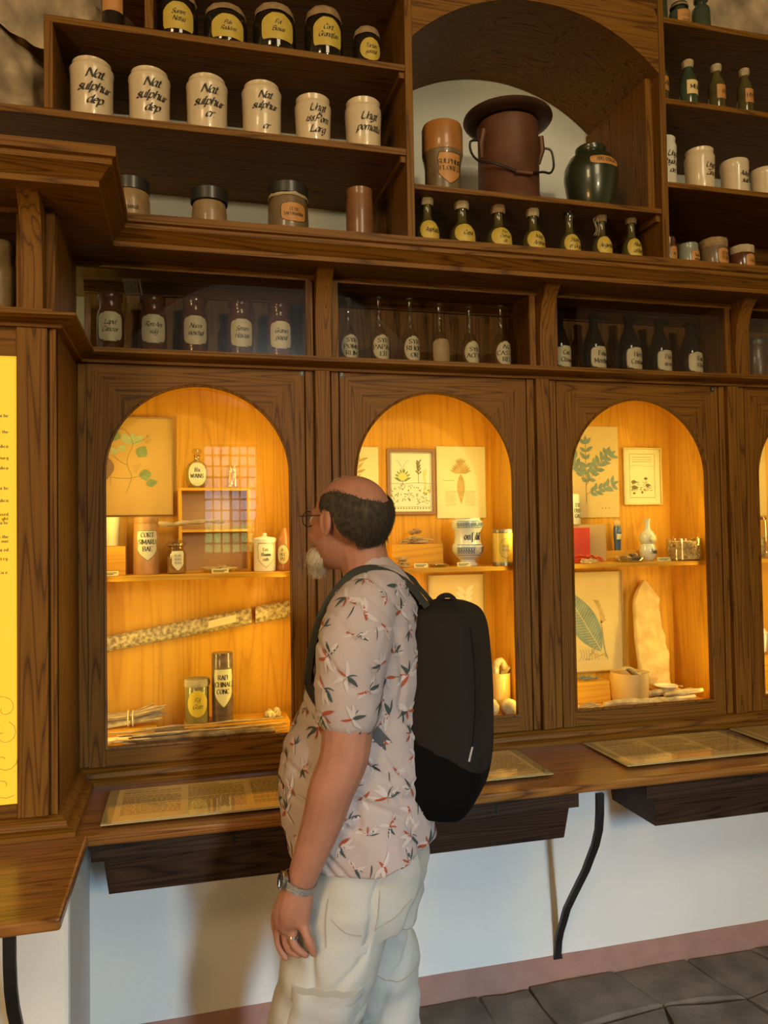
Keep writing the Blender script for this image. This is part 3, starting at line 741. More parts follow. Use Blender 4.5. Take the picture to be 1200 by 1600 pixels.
reading_panel(.530, 1.160, 2.335, 'glass covered reading panel on the counter just behind the backpack')
reading_panel(1.435, 2.035, 2.335, 'glass covered reading panel on the counter under the third cabinet')
reading_panel(2.085, 2.70, 2.345, 'glass covered reading panel at the right edge of the counter')

# open shelving above the cornice
YF = 2.60
ls = thing('open_shelf_unit', 'open dark wooden shelves at upper left holding cream jars', 'shelf', (0.2, 2.85, ZC))
def board(t, x0, x1, z0, z1, nm='shelf_board', y1=UW-.004): MB().box(x0, x1, YF, y1, z0, z1).build(nm, WX, t, smooth=False, bevel=.002)
def upright(t, x0, x1, z0, z1, nm='upright', y1=UW-.004): MB().box(x0, x1, YF-.001, y1, z0, z1).build(nm, WZ, t, smooth=False, bevel=.002)
board(ls, -1.6, .772, 2.955, 2.979); board(ls, -.431, .772, 3.262, 3.285); board(ls, -.30, .772, 3.590, 3.613)
upright(ls, .772, .800, ZC, 4.3); upright(ls, -.431, -.404, 2.979, 3.262); upright(ls, -.122, -.094, 3.285, 3.59)
for z in (2.955, 3.262): MB().box(.752, .772, YF+.01, UW-.01, z-.022, z).build('cleat', WY, ls, smooth=False)
MB().box(.740, .772, YF+.30, UW-.004, ZC, 2.93).build('cleat', WZ, ls, smooth=False)
nt_ = thing('arched_niche', 'wooden barrel-arched niche holding the copper pot', 'shelf', (1.3, 2.85, ZC))
RX, ACX, ARR, ARZ = 1.812, 1.306, .725, 2.875
a0 = math.acos(.506/ARR)
mb = arch_band(MB(), ACX, ARZ, ARR, lambda a: ray_to_rect(ACX, ARZ, a, .800, RX, 3.655), YF, YF+.025, 44, a0, math.pi-a0)
mb.build('arch_front', WX, nt_, angle=25)
vb = MB(); n = 30
for i in range(n+1):
    a = a0+(math.pi-2*a0)*i/n
    for rr_, yy in ((ARR, YF+.02), (ARR, UW-.004), (ARR+.012, UW-.004), (ARR+.012, YF+.02)): vb.v.append((ACX+rr_*math.cos(a), yy, ARZ+rr_*math.sin(a)))
for i in range(n):
    for k in range(4): vb.f.append((i*4+k, i*4+(k+1) % 4, i*4+4+(k+1) % 4, i*4+4+k))
vb.build('barrel_vault', WX, nt_, angle=40)
MB().box(.800, RX, YF+.004, UW-.004, 2.838, 2.858).build('shelf_board', WX, nt_, smooth=False, bevel=.002)
MB().box(RX-.03, RX, YF+.05, UW-.004, 2.858, 3.40).build('side_lining', WZ, nt_, smooth=False)
MB().box(.800, RX, YF+.004, UW-.004, 3.656, 3.675).build('top_board', WX, nt_, smooth=False)
MB().box(RX-.018, RX, YF+.02, UW-.01, 2.812, 2.838).build('cleat', WY, nt_, smooth=False)
rs = thing('open_shelf_unit', 'open dark wooden shelves at upper right with green bottles', 'shelf', (2.6, 2.85, ZC))
upright(rs, RX, RX+.028, ZC, 4.3)
for z0, z1 in ((2.946, 2.967), (3.279, 3.301), (3.604, 3.626)): board(rs, RX+.028, 4.2, z0, z1)
MB().box(RX+.028, 4.2, UW-.03, UW-.004, ZC, 2.946).build('back_board', WX, rs, smooth=False)

# ================================================================ jars and bottles on the open shelves
NAT = [(0, 0), (.92, 0), (.95, .015), (.95, .45), (.97, .80), (1, .86), (.985, .885), (.86, .925), (.83, .945), (.87, .965), (.87, .985), (.82, 1), (0, 1)]
UNG = [(0, 0), (.90, 0), (.93, .015), (.95, .45), (1, .80), (.99, .85), (.90, .89), (.91, .93), (.93, .985), (.88, 1), (0, 1)]
def lid_prof(z0, z1, r=1.0): return [(r*.97, z0), (r, z0+.01), (r, z1-.02), (r*.93, z1), (0, z1)]
for n, x, r, h, prof, lines, place in (
    ('a', -.298, .0713, .257, NAT, ['Nat.', 'sulphur.', 'dep.'], 'cream jar lettered Nat. sulphur. dep., the leftmost and tallest of the row of six'),
    ('b', -.112, .0701, .249, NAT, ['Nat.', 'sulphur.', 'dep.'], 'cream jar lettered Nat. sulphur. dep., second from left in the row of six'),
    ('c', .080, .0718, .251, NAT, ['Nat.', 'sulphur.', 'cr.'], 'cream jar lettered Nat. sulphur. cr., third from left in the row of six'),
    ('d', .269, .0707, .252, NAT, ['Nat.', 'sulphur.', '', 'cr'], 'cream jar lettered Nat. sulphur. cr, fourth in the row of six'),
    ('e', .452, .0657, .225, UNG, ['Ungt', 'iss.Pom', 'Larg'], 'cream jar lettered Ungt iss. Pom Larg, fifth in the row of six'),
    ('f', .638, .0671, .238, UNG, ['Ungt', 'pomatu'], 'cream jar lettered Ungt pomatu, at the right end of the row of six')):
    vessel('apothecary_jar', place, 'jar', x, 2.70, 2.979, r, h, prof, CERAM, 'cream lettered jars on the left shelf',
           txt=(lines, .50 if len(lines) == 3 else (.46 if len(lines) == 4 else .52), .135 if len(lines) < 4 else .115, 'script', INK, 1.02 if n in 'abcd' else 0.9), elev=True, face=-84+{'a': 9, 'b': 5}.get(n, 0))
DJ = [(0, 0), (.80, 0), (.92, .03), (1, .12), (1, .62), (.94, .74), (.78, .83), (.74, .87), (.80, .88), (0, .88)]
CAP = [(.90, .80), (.93, .86), (.86, .93), (.70, .985), (.30, 1.0), (0, 1.0)]
for x, r, h, lines, place, zc, sh in (
    (-.018, .0694, .238, ['Summ.', 'Natija'], 'dark jar with a round yellow label Summ. Natija, first right of the shelf divider', .42, 'arch'),
    (.146, .0758, .215, ['Pulv.', 'Radid.mt'], 'dark jar with yellow label Pulv. Radid., second right of the shelf divider', .40, 'arch'),
    (.317, .0768, .245, ['Fol.', 'Buxus'], 'dark jar with yellow label Fol. Buxus, third right of the shelf divider', .47, 'arch'),
    (.495, .0707, .261, ['Cort.', 'Granafan'], 'dark jar with yellow label Cort. Granafan under a parchment cap, fourth right of the divider', .48, 'arch'),
    (.656, .0530, .205, ['Tartari', 'yanital'], 'small dark jar with bright yellow label Tartari at the right end of the top row', .42, 'oval')):
    vessel('apothecary_jar', place, 'jar', x, 2.70, 3.286, r, h, DJ, DKGL, 'dark jars with yellow labels on the top left shelf',
           parts=[('cloth_cap', CAP, CLOTH, .03)], lab=(sh, zc, .78, .25, LYEL), txt=(lines, zc, .085, 'script', INK, .85), elev=True, face=-86)
vessel('apothecary_bottle', 'dark straight bottle with an orange band label left of the shelf divider', 'bottle', -.229, 2.70, 3.286, .0382, .281,
       [(0, 0), (.95, 0), (1, .03), (1, .62), (.9, .72), (.4, .84), (.38, .97), (.45, 1), (0, 1)], DKGL, lab=('rect', .52, .98, .19, LORG), elev=True)
vessel('storage_jar', 'tan stoneware jar with black lid half hidden by the corner of the cornice', 'jar', -.175, 2.70, ZC, .0621, .215,
       [(0, 0), (.90, 0), (1, .10), (1, .60), (.94, .78), (.90, .80), (0, .80)], TANJ, 'jars on top of the cornice at left', parts=[('lid', lid_prof(.76, 1.0, .99), LIDB, None)], txt=(['prunal'], .42, .08, 'roman', BARKD, .9), elev=True)
vessel('storage_jar', 'round mottled tan jar with black lid between two white wall gaps', 'jar', .084, 2.70, ZC, .0643, .205,
       [(0, 0), (.80, 0), (.92, .15), (.93, .55), (.86, .74), (.84, .78), (0, .78)], TANJ, 'jars on top of the cornice at left', parts=[('lid', lid_prof(.74, 1.0, .99), LIDB, None)], elev=True)
vessel('storage_jar', 'grey-brown jar with black cap and framed orange label reading CETR. SAPONARINE', 'jar', .358, 2.70, ZC, .0761, .254,
       [(0, 0), (.84, 0), (.90, .05), (.95, .35), (.93, .62), (.86, .78), (0, .80)], GRYJ, 'jars on top of the cornice at left',
       parts=[('parchment_edge', [(.90, .76), (.93, .79), (.90, .83), (.5, .84)], CLOTHW, .04), ('lid', lid_prof(.80, 1.0, .95), LIDB, None)], lab=('round', .48, .60, .15, LORG, INK), txt=(['CETR.', 'SAPONARINE'], .48, .050, 'roman', INK, .75), elev=True, face=-80)
vessel('storage_jar', 'plain reddish brown cylindrical jar at the right end of the cornice shelf by the upright', 'jar', .619, 2.70, ZC, .0508, .257,
       [(0, 0), (.92, 0), (.95, .04), (.98, .5), (.95, .84), (.88, .90), (.93, .94), (.93, .99), (0, 1)], plain('red_brown_jar', (.22, .095, .035), .4, var=.3, vscale=10, coat=.3), 'jars on top of the cornice at left', elev=True)
# arched niche
NZ0 = 2.858
vessel('storage_jar', 'brown jar with tall ochre lid and shield label reading SULPHUR FLORES', 'jar', .949, 2.72, NZ0, .0777, .323,
       [(0, 0), (.82, 0), (.86, .02), (.84, .04), (.86, .06), (.88, .45), (.96, .56), (1.0, .60), (.9, .66), (0, .66)], GRYJ, parts=[('lid', [(.97, .60), (1.0, .62), (1.0, .95), (.94, 1.0), (0, 1.0)], OCHRE, None)],
       lab=('shield', .34, .60, .20, LORG, INK), txt=(['SULPHUR', 'FLORES'], .38, .060, 'roman', INK, .90), elev=True, face=-84)
pt = thing('copper_pot', 'tall reddish copper pot with wide dark brim and wire handles in the niche', 'pot', (1.24, 2.76, NZ0))
PX, PY = 1.243, 2.775
MB().lathe([(0, 0), (.122, 0), (.126, .004), (.124, .05), (.120, .055), (.119, .30), (.121, .34), (.119, .345), (.117, .02), (0, .02)], PX, PY, NZ0+.0006, 40).build('body', COPPER, pt)
MB().lathe([(.118, .352), (.150, .354), (.170, .362), (.1755, .370), (.174, .376), (.165, .378), (.12, .384), (.05, .388), (0, .39)], PX, PY, NZ0, 44).build('brim_lid', plain('dark_copper', (.085, .040, .026), .4, metal=.4, var=.35, vscale=7), pt)
for s, hp in ((-1, [(-.118, .255, -.02), (-.140, .262, -.03), (-.172, .250, -.035), (-.170, .205, -.04), (-.145, .165, -.06), (-.10, .140, -.105), (-.02, .105, -.128)]),
              (1, [(.118, .255, -.02), (.145, .262, -.03), (.170, .25, -.035), (.176, .19, -.04), (.150, .150, -.06), (.105, .135, -.09), (.03, .105, -.128)])):
    MB().tube(catmull([(PX+a, PY+c, NZ0+b) for a, b, c in hp], 4), .0045, 7).build('wire_handle', IRON, pt)
    MB().tube([(PX+s*.119, PY-.045, NZ0+.30), (PX+s*.127, PY-.035, NZ0+.25), (PX+s*.120, PY-.02, NZ0+.20)], [.012, .014, .008], 8).build('handle_lug', COPPER, pt)
MB().tube([(PX-.03, PY-.129, NZ0+.105), (PX+.04, PY-.129, NZ0+.105)], .008, 8).build('handle_grip', COPPER, pt)
vessel('green_urn', 'dark green glazed round jar with a curved tan band label in the niche', 'jar', 1.573, 2.72, NZ0, .1063, .331,
       [(0, 0), (.62, 0), (.74, .06), (.90, .30), (1, .55), (.97, .68), (.80, .82), (.58, .87), (.52, .90), (.56, .93), (.56, .98), (.50, 1), (0, 1)], GREENG,
       lab=('round', .66, .62, .065, LORG, INK), txt=(['HOEL CERCLA'], .66, .050, 'roman', INK, .62), elev=True, face=-84, seg=36)
NB = [(0, 0), (.90, 0), (1, .05), (1, .36), (.93, .46), (.72, .54), (.46, .60), (.36, .67), (.34, .86), (.44, .90), (.40, .97), (0, .97)]
NCAP = [(.50, .84), (.55, .88), (.56, .94), (.50, .985), (.3, 1.0), (0, 1)]
for i, (x, r, h, lines, capm) in enumerate(((.871, .0434, .247, ['Asphalti'], CLOTHW), (1.008, .0485, .245, ['Copal'], CLOTHW), (1.154, .050, .242, ['Ferri', 'Carb.nat', 'citr.'], CLOTH), (1.297, .0443, .241, ['Mag.', 'Ammon'], CLOTHW),
                                (1.450, .042, .240, ['Stann.', 'in Grain'], None), (1.590, .0397, .245, ['Argentum'], CLOTH), (1.722, .0397, .250, ['Alum.', 'ustum'], CLOTH))):
    ords = ['first', 'second', 'third', 'fourth', 'fifth', 'sixth', 'seventh'][i]
    vessel('apothecary_bottle', 'olive bottle with round yellow label %s, %s of seven under the niche' % (' '.join(lines), ords), 'bottle', x, 2.68, ZC, r, h, NB, OLGL, 'seven olive bottles with yellow labels under the niche',
           parts=[('cloth_cap', NCAP, capm, .06)] if capm else [('glass_stopper', [(.36, .90), (.46, .94), (.5, .985), (.3, 1.02), (0, 1.03)], DKGL, None)],
           lab=('oval', .385, 1.08, .175, LYEL), txt=(lines, .385, .075 if len(lines) < 3 else .055, 'script', INK, .8), elev=True, face=-82)
st = MB()
for dx, q in ((-.028, 0), (-.034, 1), (-.022, 2)):
    st.tube(catmull([(1.590+dx*.6, 2.672, ZC+.205), (1.590+dx*1.4, 2.655, ZC+.18+.01*q), (1.590+dx*1.1, 2.652, ZC+.15), (1.590+dx*1.5, 2.650, ZC+.125)], 4), .0012, 5)
tag(st.build('cap_string', CLOTHW), 'loose pale string hanging from the cap of the sixth olive bottle under the niche', 'string')
# right shelves
R1B = [(0, 0), (.95, 0), (1, .04), (1, .60), (.96, .72), (.60, .82), (.55, .88), (.75, .92), (.75, 1), (0, 1)]
for x, r, h, m, extra, lb in ((1.883, .039, .261, GRGL, 'tall green jar without label, leftmost', None), (1.985, .0438, .171, GRGL, 'squat jar with orange label and domed lid, middle', ('rect', .40, .80, .28, LORG)), (2.089, .0377, .21, GRGL, 'pale green glass jar, right end', None)):
    vessel('storage_jar', extra+' of the topmost right shelf', 'jar', x, 2.70, 3.627, r, h, R1B, m, 'jars on the topmost right shelf',
           parts=[('lid', [(.82, .88), (.86, .92), (.7, .98), (0, 1.02)], CLOTH, .02)] if lb else (), lab=lb, txt=(['HAUTE', 'Gumm'], .42, .09, 'roman', BARKD, .7) if lb else None, elev=True)
R2B = [(0, 0), (.94, 0), (1, .03), (1, .58), (.92, .66), (.50, .80), (.44, .86), (.44, .93), (0, .93)]
for i, (x, r, lm, nm) in enumerate(((1.886, .0328, LORG, 'VIR'), (2.018, .0364, plain('straw_label', (.62, .47, .20), .5), 'MENT'), (2.154, .0339, LORG, 'OL'), (2.292, .0326, LORG, 'HYPE'))):
    vessel('apothecary_bottle', 'green bottle with %s band label, %s of four on the upper right shelf' % ('an orange' if lm is LORG else 'a bright straw', ['first', 'second', 'third', 'last'][i]), 'bottle', x, 2.70, 3.3015, r, .258, R2B, GRGL if i == 1 else OLGL, 'capped green bottles on the upper right shelf',
           parts=[('cap', [(.50, .86), (.62, .90), (.64, .96), (.55, .99), (0, 1)], CLOTHW if i else DKGL, .04)], lab=('rect', .45, 1.15 if i == 1 else 1.0, .125, lm), txt=([nm], .45, .07, 'roman', INK, .9), elev=True, face=-68)
for x, r, h, prof, lines, lab_, m, cp_ in (
    (1.893, .051, .251, UNG, ['Ungt', 'hydrar', 'cin.'], 'greyish cream jar lettered Ungt hydrar cin., half behind the upright on the right shelf', CERAM2, .10),
    (2.061, .0600, .225, UNG, ['Ungt', 'Zinci'], 'cream jar lettered Ungt Zinci, second on the right shelf', CERAM, .11),
    (2.229, .0567, .193, [(0, 0), (.92, 0), (.95, .02), (.95, .74), (1, .78), (1, .97), (.95, 1), (0, 1)], ['Adeps', 'suill.'], 'short cream jar with wide rim lettered Adeps suill. on the right shelf', CERAM, .12),
    (2.375, .0560, .172, [(0, 0), (.92, 0), (.95, .02), (.95, .74), (1, .78), (1, .97), (.95, 1), (0, 1)], ['fol', 'for'], 'short cream jar cut by the right picture edge on the right shelf', CERAM, .12)):
    vessel('apothecary_jar', lab_, 'jar', x, 2.70, 2.9675, r, h, prof, m, 'cream lettered jars on the right shelf', txt=(lines, .50, cp_, 'script', INK, .9), elev=True, face=-79)
for x, r, h, m, cm, lines, lab_ in ((1.888, .0336, .173, BRGL, None, ['AC'], 'slim brown jar with small orange label beside the right upright'), (1.982, .0430, .158, plain('cloudy_glass', (.20, .22, .18), .3, coat=.3), None, ['Kali', 'nitric'], 'cloudy glass jar with orange foot label right of the upright'),
                              (2.100, .0560, .186, GRYJ, CLOTH, ['CETR', 'FERRI'], 'brown jar with parchment cap and framed orange label on the cornice at right'), (2.235, .0500, .165, BRGL, CLOTHW, ['CERA'], 'brown jar with pale tied cap at the right edge of the cornice')):
    vessel('storage_jar', lab_, 'jar', x, 2.68, ZC, r, h, [(0, 0), (.86, 0), (.95, .06), (1, .45), (.95, .74), (.85, .82), (.9, .87), (.86, .95), (0, .95)], m, 'jars on the cornice at right',
           parts=[('cloth_cap', [(.93, .76), (.98, .82), (.98, .92), (.9, .985), (0, 1)], cm, .04)] if cm else (), lab=('round', .50, .60, .20, LORG, INK), txt=(lines, .50, .075, 'roman', INK, .8), elev=True, face=-74)

# ================================================================ glazed row
SZ = ZLG+.0072
GJ = [(0, 0), (.80, 0), (.85, .02), (.83, .10), (.95, .16), (1, .22), (1, .62), (.93, .70), (.80, .74), (.80, .86), (.92, .90), (.94, .97), (.88, 1), (.75, .99), (.7, .9), (0, .9)]
for i, (x, r, h, lines) in enumerate(((-.252, .0458, .232, ['Lapid.', 'Cancror.']), (-.11, .0471, .229, ['Rem.Am', 'vulg']), (.032, .0473, .234, ['Nuces', 'moschat']), (.193, .0464, .230, ['Semen', 'Hascian']), (.333, .045, .229, ['Gramin', 'paspal']))):
    ords = ['first', 'second', 'third', 'fourth', 'fifth'][i]
    vessel('apothecary_jar', 'brown glazed jar with cream script label %s, %s of five behind glass' % (' '.join(lines), ords), 'jar', x, 2.80, SZ, r, h-.002, GJ, BRGL, 'brown jars in the left glazed bay', lab=('round', .43, .93, .235, LCREAM, INK), txt=(lines, .44, .078, 'script', INK, .78), elev=True, face=-86)
FLK = [(0, 0), (.85, 0), (.96, .04), (1, .15), (1, .32), (.92, .42), (.60, .52), (.34, .60), (.28, .68), (.27, .90), (.35, .92), (.35, .94), (.25, .94)]
for i, (x, r, h, lines, lm) in enumerate(((.591, .0357, .264, ['SYR', 'POMO', 'RUM'], LCREAM), (.711, .0362, .276, ['SYR', 'PAPAV', 'ER'], LCREAM), (.833, .0353, .279, ['SYR', 'RHOE', 'OR'], LCREAM), (.951, .038, .264, None, LTAN), (1.075, .0346, .259, ['SYR', 'ACETI'], LCREAM), (1.207, .036, .272, ['AQ', 'CASTO', 'REI'], LCREAM))):
    ords = ['first', 'second', 'third', 'fourth', 'fifth', 'sixth'][i]
    vessel('glass_flask', 'clear long-necked flask with %s, %s of six' % ('oval label '+' '.join(lines) if lines else 'blank tan label', ords), 'flask', x, 2.80, SZ, r, h, FLK, GCLEAR, 'clear flasks in the middle glazed bay',
           parts=[('stopper', [(.22, .90), (.30, .945), (.20, .955), (.18, .965), (.40, .98), (.42, .995), (.2, 1.0), (0, 1.0)], glass('stopper_glass', (.85, .85, .82), refl=3, dens=.10), None)],
           lab=('oval' if lines else 'round', .25, 1.15, .18, lm, BARKD if lines else LTAN), txt=(lines, .25, .064, 'roman', INK, .95) if lines else None, elev=True, face=-78)
WB_ = [(0, 0), (.90, 0), (1, .03), (1, .38), (.93, .50), (.60, .68), (.38, .80), (.36, .93), (.46, .94), (.46, .985), (.38, 1), (0, 1)]
for i, (x, r, h, lines) in enumerate(((1.460, .044, .255, ['Cort.', 'Chinae']), (1.613, .0476, .264, ['Folia', 'Menthae']), (1.775, .050, .270, ['Herb.', 'Centaur']), (1.918, .0476, .259, ['Pulv.', 'arom.']), (2.065, .0490, .254, ['Rad.', 'Rhei']))):
    ords = ['first', 'second', 'third', 'fourth', 'fifth'][i]
    vessel('dark_bottle', 'dark wine-shaped bottle labelled %s, %s of five in the right glazed bay' % (' '.join(lines), ords), 'bottle', x, 2.80, SZ, r, h, WB_, DKGL, 'dark bottles in the right glazed bay', lab=('round', .26, 1.05, .175, LCREAM, INK), txt=(lines, .26, .078, 'roman', INK, .72), elev=True, face=-72)
vessel('storage_jar', 'dark brown wide jar with black lid at the right end of the glazed row', 'jar', 2.390, 2.80, SZ, .0655, .198, [(0, 0), (.93, 0), (.96, .03), (.96, .82), (.9, .86), (0, .86)], plain('dark_red_jar', (.075, .025, .012), .35, coat=.3, var=.3, vscale=9), None, parts=[('lid', [(.98, .82), (1, .85), (1, .95), (.93, 1), (0, 1)], LIDB, None)], elev=True)
vessel('storage_jar', 'tan glazed jar behind glass above the lit text panel', 'jar', -.530, 2.44, SZ, .055, .255, GJ, TANJ, elev=True)

# ================================================================ printed sheets on the cabinet backs
def leafpoly(x, z, ang, L, W, n=7, curve=0.0):
    a = R(ang); ux, uz = math.cos(a), math.sin(a); pts1, pts2 = [], []
    for i in range(n+1):
        t = i/n; w = W*math.sin(math.pi*min(1, t**0.85))*0.5; c = curve*L*t*t
        px, pz = x+ux*L*t-uz*c, z+uz*L*t+ux*c
        pts1.append((px-uz*w, pz+ux*w)); pts2.append((px+uz*w, pz-ux*w))
    return pts1, pts2
def add_leaf(mb, y, *a, **k):
    p, q = leafpoly(*a, **k); y -= (len(mb.v) % 160)*2.5e-6
    for i in range(len(p)-1): mb.quad((p[i][0], y, p[i][1]), (p[i+1][0], y, p[i+1][1]), (q[i+1][0], y, q[i+1][1]), (q[i][0], y, q[i][1]))
def add_line(mb, y, pts, w=.0012):
    pp = catmull(pts, 4)
    for a, b in zip(pp, pp[1:]):
        dx, dz = b[0]-a[0], b[1]-a[1]; L = math.hypot(dx, dz) or 1; nx, nz = -dz/L*w/2, dx/L*w/2
        mb.quad((a[0]-nx, y, a[1]-nz), (b[0]-nx, y, b[1]-nz), (b[0]+nx, y, b[1]+nz), (a[0]+nx, y, a[1]+nz))
def ring(mb, y, x, z, r, w=.001, n=12): add_line(mb, y, [(x+r*math.cos(2*math.pi*i/n), z+r*math.sin(2*math.pi*i/n)) for i in range(n+1)], w)
GRN = plain('print_green', (.24, .30, .10), .8, var=.25, vscale=40); GRN2 = plain('print_pale_green', (.42, .46, .20), .8, var=.2, vscale=40)
TEAL = plain('print_blue_green', (.20, .25, .17), .8, var=.25, vscale=30); BRN = plain('print_brown', (.26, .15, .06), .8, var=.2, vscale=30)
OLV = plain('print_olive_ink', (.20, .17, .05), .8); YLP = plain('print_yellow', (.62, .55, .16), .8); OCH = plain('print_ochre', (.50, .33, .10), .8, var=.3, vscale=40)
def sheet(name, label, x0, x1, z0, z1, mat=PAPER, frame=None, y=3.03):
    t = thing(name, label, 'picture', ((x0+x1)/2, y, z0))
    MB().box(x0, x1, y-.006, y-.001, z0, z1).build('sheet', mat, t, smooth=False)
    if frame:
        fm, fw_ = frame
        MB().box(x0, x1, y-.016, y-.001, z1-fw_, z1).build('frame_rail', fm, t, smooth=False, bevel=.001); MB().box(x0, x1, y-.016, y-.001, z0, z0+fw_).build('frame_rail', fm, t, smooth=False, bevel=.001)
        MB().box(x0, x0+fw_, y-.016, y-.001, z0+fw_, z1-fw_).build('frame_stile', fm, t, smooth=False, bevel=.001); MB().box(x1-fw_, x1, y-.016, y-.001, z0+fw_, z1-fw_).build('frame_stile', fm, t, smooth=False, bevel=.001)
    return t
def draw(t, nm, mat, fn, y=3.0232):
    mb = MB(); fn(mb, y); mb.build(nm, mat, t, smooth=False, fix=False)
THINF = plain('thin_tan_frame', (.36, .22, .07), .6)
p = sheet('botanical_print', 'botanical print of a creeper with round green leaves and a brown root', -.298, -.050, 1.686, 2.057, plain('tan_paper', (.56, .33, .07), .7, var=.06, vscale=5), (THINF, .004))
def f(mb, y):
    for a in ((-.262, 1.965, 80, .045, .042), (-.175, 1.905, 60, .05, .045), (-.155, 1.86, -80, .045, .045), (-.150, 1.805, 10, .045, .03)): add_leaf(mb, y, *a)
draw(p, 'leaves', GRN, f)
def f(mb, y):
    for a in ((-.195, 1.955, 40, .05, .03), (-.205, 1.950, 75, .05, .03), (-.215, 1.955, 110, .045, .028), (-.255, 1.915, 120, .03, .03), (-.240, 1.925, 60, .03, .03)): add_leaf(mb, y, *a)
draw(p, 'pale_leaves', GRN2, f)
def f(mb, y): add_leaf(mb, y, -.285, 1.905, -92, .085, .050)
draw(p, 'root', BRN, f)
def f(mb, y):
    for pts in ([(-.275, 2.0), (-.24, 2.012), (-.215, 2.0), (-.195, 1.955), (-.215, 1.90), (-.21, 1.86), (-.20, 1.83), (-.22, 1.77)], [(-.195, 1.955), (-.15, 1.975), (-.14, 1.99)], [(-.26, 1.905), (-.235, 1.885), (-.215, 1.875)], [(-.275, 1.83), (-.22, 1.825), (-.17, 1.835), (-.14, 1.86)], [(-.275, 1.83), (-.275, 1.80)]): add_line(mb, y-.0002, pts, .0018)
    for x, z in ((-.26, 1.94), (-.272, 1.925), (-.285, 1.91), (-.265, 1.91), (-.285, 1.925), (-.14, 1.985), (-.135, 1.97), (-.145, 1.963), (-.19, 1.872), (-.18, 1.865), (-.185, 1.852), (-.172, 1.875), (-.165, 1.84), (-.155, 1.842)): ring(mb, y-.0002, x, z, .005)
draw(p, 'stems', OLV, f)
p = sheet('botanical_print', 'pale botanical print half hidden behind the left edge of the second cabinet window', .600, .756, 1.670, 1.955, PAPERL)
def f(mb, y):
    for i in range(9): add_leaf(mb, y, .645+.003*i, 1.80+.012*i, 20+25*(i % 4), .05, .012)
    for i in range(5): add_leaf(mb, y, .73, 1.76-.01*i, 150-30*i, .04, .010)
draw(p, 'leaves', OCH, f)
p = sheet('framed_print', 'wood framed print of an aloe plant over a patterned ground, middle of the second cabinet', .790, .996, 1.679, 1.949, plain('white_print_paper', (.66, .66, .46), .7), (plain('brown_frame', (.26, .12, .035), .5), .013))
def f(mb, y):
    for i in range(9): add_leaf(mb, y, .857+(i-4)*.002, 1.818, 10+20*i, .052-.004*abs(i-4)*.3, .013, curve=.12*(1 if i < 4 else -1))
draw(p, 'aloe', GRN, f)
def f(mb, y):
    for i in range(7): add_leaf(mb, y-.0002, .857+(i-3)*.003, 1.818, 30+20*i, .042, .011)
    for pts in ([(.945, 1.765), (.955, 1.80), (.950, 1.84), (.958, 1.86)], [(.945, 1.765), (.975, 1.775), (.97, 1.80)]): add_line(mb, y-.0002, pts, .007)
    add_leaf(mb, y-.0002, .950, 1.835, 80, .035, .016)
draw(p, 'pale_figure', YLP, f)
def f(mb, y):
    rn = random.Random(2); y -= .0003
    add_line(mb, y, [(.806, 1.932), (.98, 1.932)], .0014); add_line(mb, y, [(.806, 1.808), (.86, 1.806), (.92, 1.810), (.98, 1.806)], .0012); add_line(mb, y, [(.806, 1.712), (.98, 1.712)], .001)
    ring(mb, y, .857, 1.795, .009, .0018); add_line(mb, y, [(.857, 1.815), (.857, 1.803)], .002)
    for s in (-1, 1): add_line(mb, y, [(.857, 1.85), (.857+s*.006, 1.88), (.857+s*.02, 1.90), (.857+s*.028, 1.898)], .001)
    add_line(mb, y, [(.925, 1.81), (.924, 1.85), (.925, 1.885)], .0015)
    for i in range(16): add_leaf(mb, y, .925+rn.uniform(-.004, .004), 1.845+.0035*i, 45 if i % 2 else 135, .014, .006)
    for i in range(34):
        x, z = rn.uniform(.808, .965), rn.uniform(1.722, 1.797); add_line(mb, y, [(x, z), (x+rn.uniform(-.01, .01), z+.006), (x+rn.uniform(-.006, .012), z+rn.uniform(-.006, .01))], .0014)
    for i in range(40): add_leaf(mb, y, rn.uniform(.808, .972), rn.uniform(1.722, 1.797), rn.uniform(0, 360), .006, .004)
    for i in range(14): add_leaf(mb, y, .812+.012*i, 1.709, -90, .007, .006)
draw(p, 'ink_lines', OLV, f)
p = sheet('botanical_print', 'unframed yellowish sheet with a leafy crown over two text columns, right of the framed print', 1.004, 1.220, 1.663, 1.962, PAPERL)
def f(mb, y):
    for i in range(11): add_leaf(mb, y, 1.110, 1.850, 15+15*i, .050, .014)
    for i in range(5): add_leaf(mb, y, 1.110, 1.880, 50+20*i, .035, .012)
    add_leaf(mb, y, 1.110, 1.85, -90, .13, .034)
draw(p, 'plant', OCH, f)
def f(mb, y):
    for c0, c1 in ((1.040, 1.094), (1.126, 1.180)):
        for i in range(10): add_line(mb, y-.0002, [(c0+(.002 if i % 3 else 0), 1.775-.0065*i), (c1-(i*7 % 5)*.003, 1.775-.0065*i)], .0016)
    add_line(mb, y-.0002, [(1.03, 1.82), (1.08, 1.82)], .0022)
draw(p, 'text_rows', plain('faint_ink', (.38, .28, .10), .8), f)
p = sheet('botanical_print', 'mounted sheet with white leaf sprays on the second cabinet back, behind the backpack', .956, 1.205, 1.04, 1.430, PAPER, (THINF, .004))
def f(mb, y):
    for i in range(5): add_leaf(mb, y, 1.105+.004*i, 1.26+.022*i, 25+5*i, .05, .02); add_leaf(mb, y, 1.105+.004*i, 1.26+.022*i, 140, .05, .02)
draw(p, 'leaves', PAPERL, f)
p = sheet('botanical_print', 'tall print of a leafy blue-green branch at the upper left of the third cabinet', 1.440, 1.849, 1.659, 2.059, PAPER)
